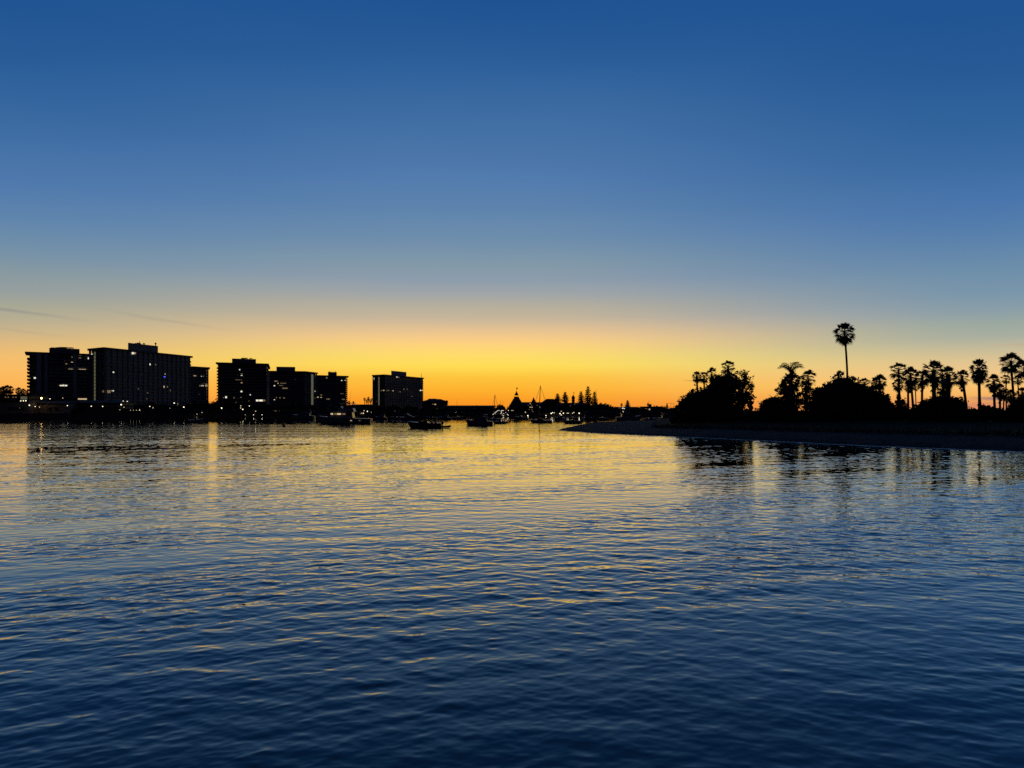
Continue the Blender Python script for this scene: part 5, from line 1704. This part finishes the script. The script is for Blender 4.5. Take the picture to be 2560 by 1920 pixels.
for (px, a, b, hw, sd, lab) in ((1394, 984, 1008, 7.5, 1, 'first Norfolk pine from the left, above the red columns'), (1412.7, 980, 1006, 8, 2, 'second Norfolk pine, wide tiers, left of the flagged turret'), (1452.7, 978.5, 1010, 7.5, 3, 'third Norfolk pine, right of the flagged turret'),
                                (1470, 966, 1022, 10, 4, 'tallest Norfolk pine by the hotel'), (1486, 979, 1020, 8, 5, 'last Norfolk pine, beside the tall slim pole'), (1569, 1000, 1022, 6, 6, 'single pine rising over the hillside house'), (1667.5, 1008, 1024, 3.5, 7, 'small thin pine left of the yard arm pole')):
    norfolk(lab, 620, px, a, b, hw, NG if px < 1500 else None, sd)


def far_tree(name, label, px, d, ytop, hw, seed, cat='tree', bot=1036, m='leafdk'):
    h = (bot - ytop)
    return tree(name, label, d, px, [(px, ytop + h * .45, hw * .8, h * .45), (px - hw * .45, ytop + h * .6, hw * .6, h * .38), (px + hw * .45, ytop + h * .55, hw * .6, h * .42)], 900, 1.0, m, seed=seed, base_z=1.6, cat=cat, group='trees along the far shore')


FT = [(112, 372, 980, 30, 'round dark tree behind the orange sodium lamp'), (70, 366, 996, 10, 'small dark tree at the clubhouse corner'), (140, 362, 1000, 22, 'low tree over the boathouse roof'), (180, 368, 1002, 20, 'low tree behind the left end of the pavilion'),
      (318, 372, 1008, 14, 'small tree behind the large corner lamp'), (345, 374, 1010, 18, 'dark tree above the row of low lamps'), (375, 376, 1006, 18, 'dark tree above the lamp pair'), (405, 378, 1009, 18, 'dark tree below the middle right of the widest tower'),
      (440, 380, 1012, 20, 'low dark tree under the right end of the widest tower'), (468, 380, 1010, 18, 'dark tree above the open runabout'), (495, 384, 1004, 18, 'dark tree under the low narrow tower'), (519, 386, 1003, 12, 'ragged tree at the left of the bright sky gap'),
      (534, 388, 1007, 10, 'small tree at the bottom of the bright sky gap'), (545, 392, 1002, 12, 'tree at the left foot of the brown tower'), (572, 392, 1004, 18, 'dark tree below the brown tower'), (600, 394, 1006, 18, 'dark tree behind the lamp cluster'),
      (632, 396, 1008, 18, 'dark tree under the right half of the brown tower'), (662, 398, 1009, 18, 'dark tree at the seam of brown and middle towers'), (695, 400, 1008, 20, 'dark tree behind the dim slatted sign'), (728, 402, 1010, 20, 'dark tree at the foot of the middle tower'),
      (765, 404, 1013, 20, 'dark tree above the cabin cruiser'), (800, 406, 1012, 18, 'dark tree behind the yacht bow'), (840, 408, 1014, 22, 'dark tree behind the yacht flybridge'), (878, 410, 1016, 18, 'low tree in the gap between the right towers'),
      (905, 412, 1015, 14, 'low tree below the palm cluster'), (945, 414, 1012, 20, 'tree at the left foot of the lone tower'), (985, 416, 1014, 20, 'tree under the middle of the lone tower'), (1025, 418, 1013, 20, 'tree under the right half of the lone tower'),
      (1070, 422, 1016, 20, 'dark tree before the gabled house'), (1108, 424, 1016, 20, 'dark tree below the round headed palm'), (1150, 426, 1019, 24, 'low dark tree under the long roofline'), (1195, 428, 1017, 24, 'dark tree behind the cabin cruiser roof'),
      (1222, 430, 1016, 14, 'small tree left of the boathouse restaurant'), (1280, 440, 1017, 16, 'dark tree at the foot of the conical roof'), (1310, 442, 1020, 14, 'low dark tree left of the first turret'), (1360, 446, 1021, 20, 'low dark tree below the mansard wing'),
      (1405, 450, 1012, 18, 'dark tree below the second Norfolk pine'), (1440, 452, 1013, 18, 'dark tree below the flagged turret'), (1472, 456, 1008, 20, 'dark tree under the tallest Norfolk pine'), (1498, 458, 1008, 20, 'dark rounded tree right of the Norfolk pines'),
      (1515, 460, 1012, 18, 'dark tree sloping down at the right end of the hotel grove'), (1532, 462, 1018, 16, 'low dark tree between hotel grove and hillside house'), (1580, 468, 1019, 14, 'dark tree before the hillside house'), (1602, 470, 1017, 14, 'low tree in the dip left of the square block'),
      (1640, 474, 1017, 14, 'dark tree before the square block'), (1690, 478, 1017, 18, 'low dark tree behind the marina, left of the spit'), (1655, 470, 1016, 10, 'small round tree left of the yard arm pole'), (1248, 434, 1013.5, 14, 'pointed dark tree behind the boathouse restaurant')]
for i, (px, d, yt, hw, lab) in enumerate(FT):
    far_tree('shore_tree', lab, px, d, yt, hw, 200 + i)
# low hedges at the quay fill the foot of the far shore, hedge by hedge
for i, (px, hw, yt, lab) in enumerate(((205, 40, 1022, 'low hedge before the pavilion'), (290, 30, 1022, 'low hedge at the right end of the pavilion'), (350, 34, 1023, 'low hedge behind the row of low lamps'), (410, 30, 1024, 'low hedge under the widest tower'), (466, 34, 1023, 'low hedge left of the open runabout'),
                                       (526, 34, 1024, 'low hedge under the bright sky gap'), (590, 34, 1025, 'low hedge under the brown tower'), (650, 34, 1026, 'low hedge behind the seawall lamps'), (720, 34, 1027, 'low hedge left of the moored cruiser'), (790, 40, 1027, 'low hedge behind the yacht bow'), (866, 40, 1028, 'low hedge behind the yacht stern'),
                                       (950, 40, 1028, 'low hedge behind the boats under the lone tower'), (1030, 40, 1029, 'low hedge right of the lone tower foot'), (1110, 44, 1030, 'low hedge below the long roofline'), (1190, 40, 1030, 'low hedge behind the sporty cruiser'), (1300, 36, 1031, 'low hedge below the hotel rotunda'), (1500, 40, 1026, 'low hedge behind the beach tip'), (1570, 40, 1030, 'low hedge below the hillside house'), (1650, 40, 1029, 'low hedge below the square block'))):
    d = float(np.interp(px, [p for p, q in SHORE_D], [q for p, q in SHORE_D])) + 9
    tree('hedge', lab, d, px, [(px + k * hw * .5, (yt + 1037) / 2, hw * .34, (1037 - yt) / 2) for k in (-1.5, -.5, .5, 1.5)], 1000, .8, 'leafdk', seed=300 + i, base_z=1.5, cat='hedge', group='hedges along the far shore', trunks=0)
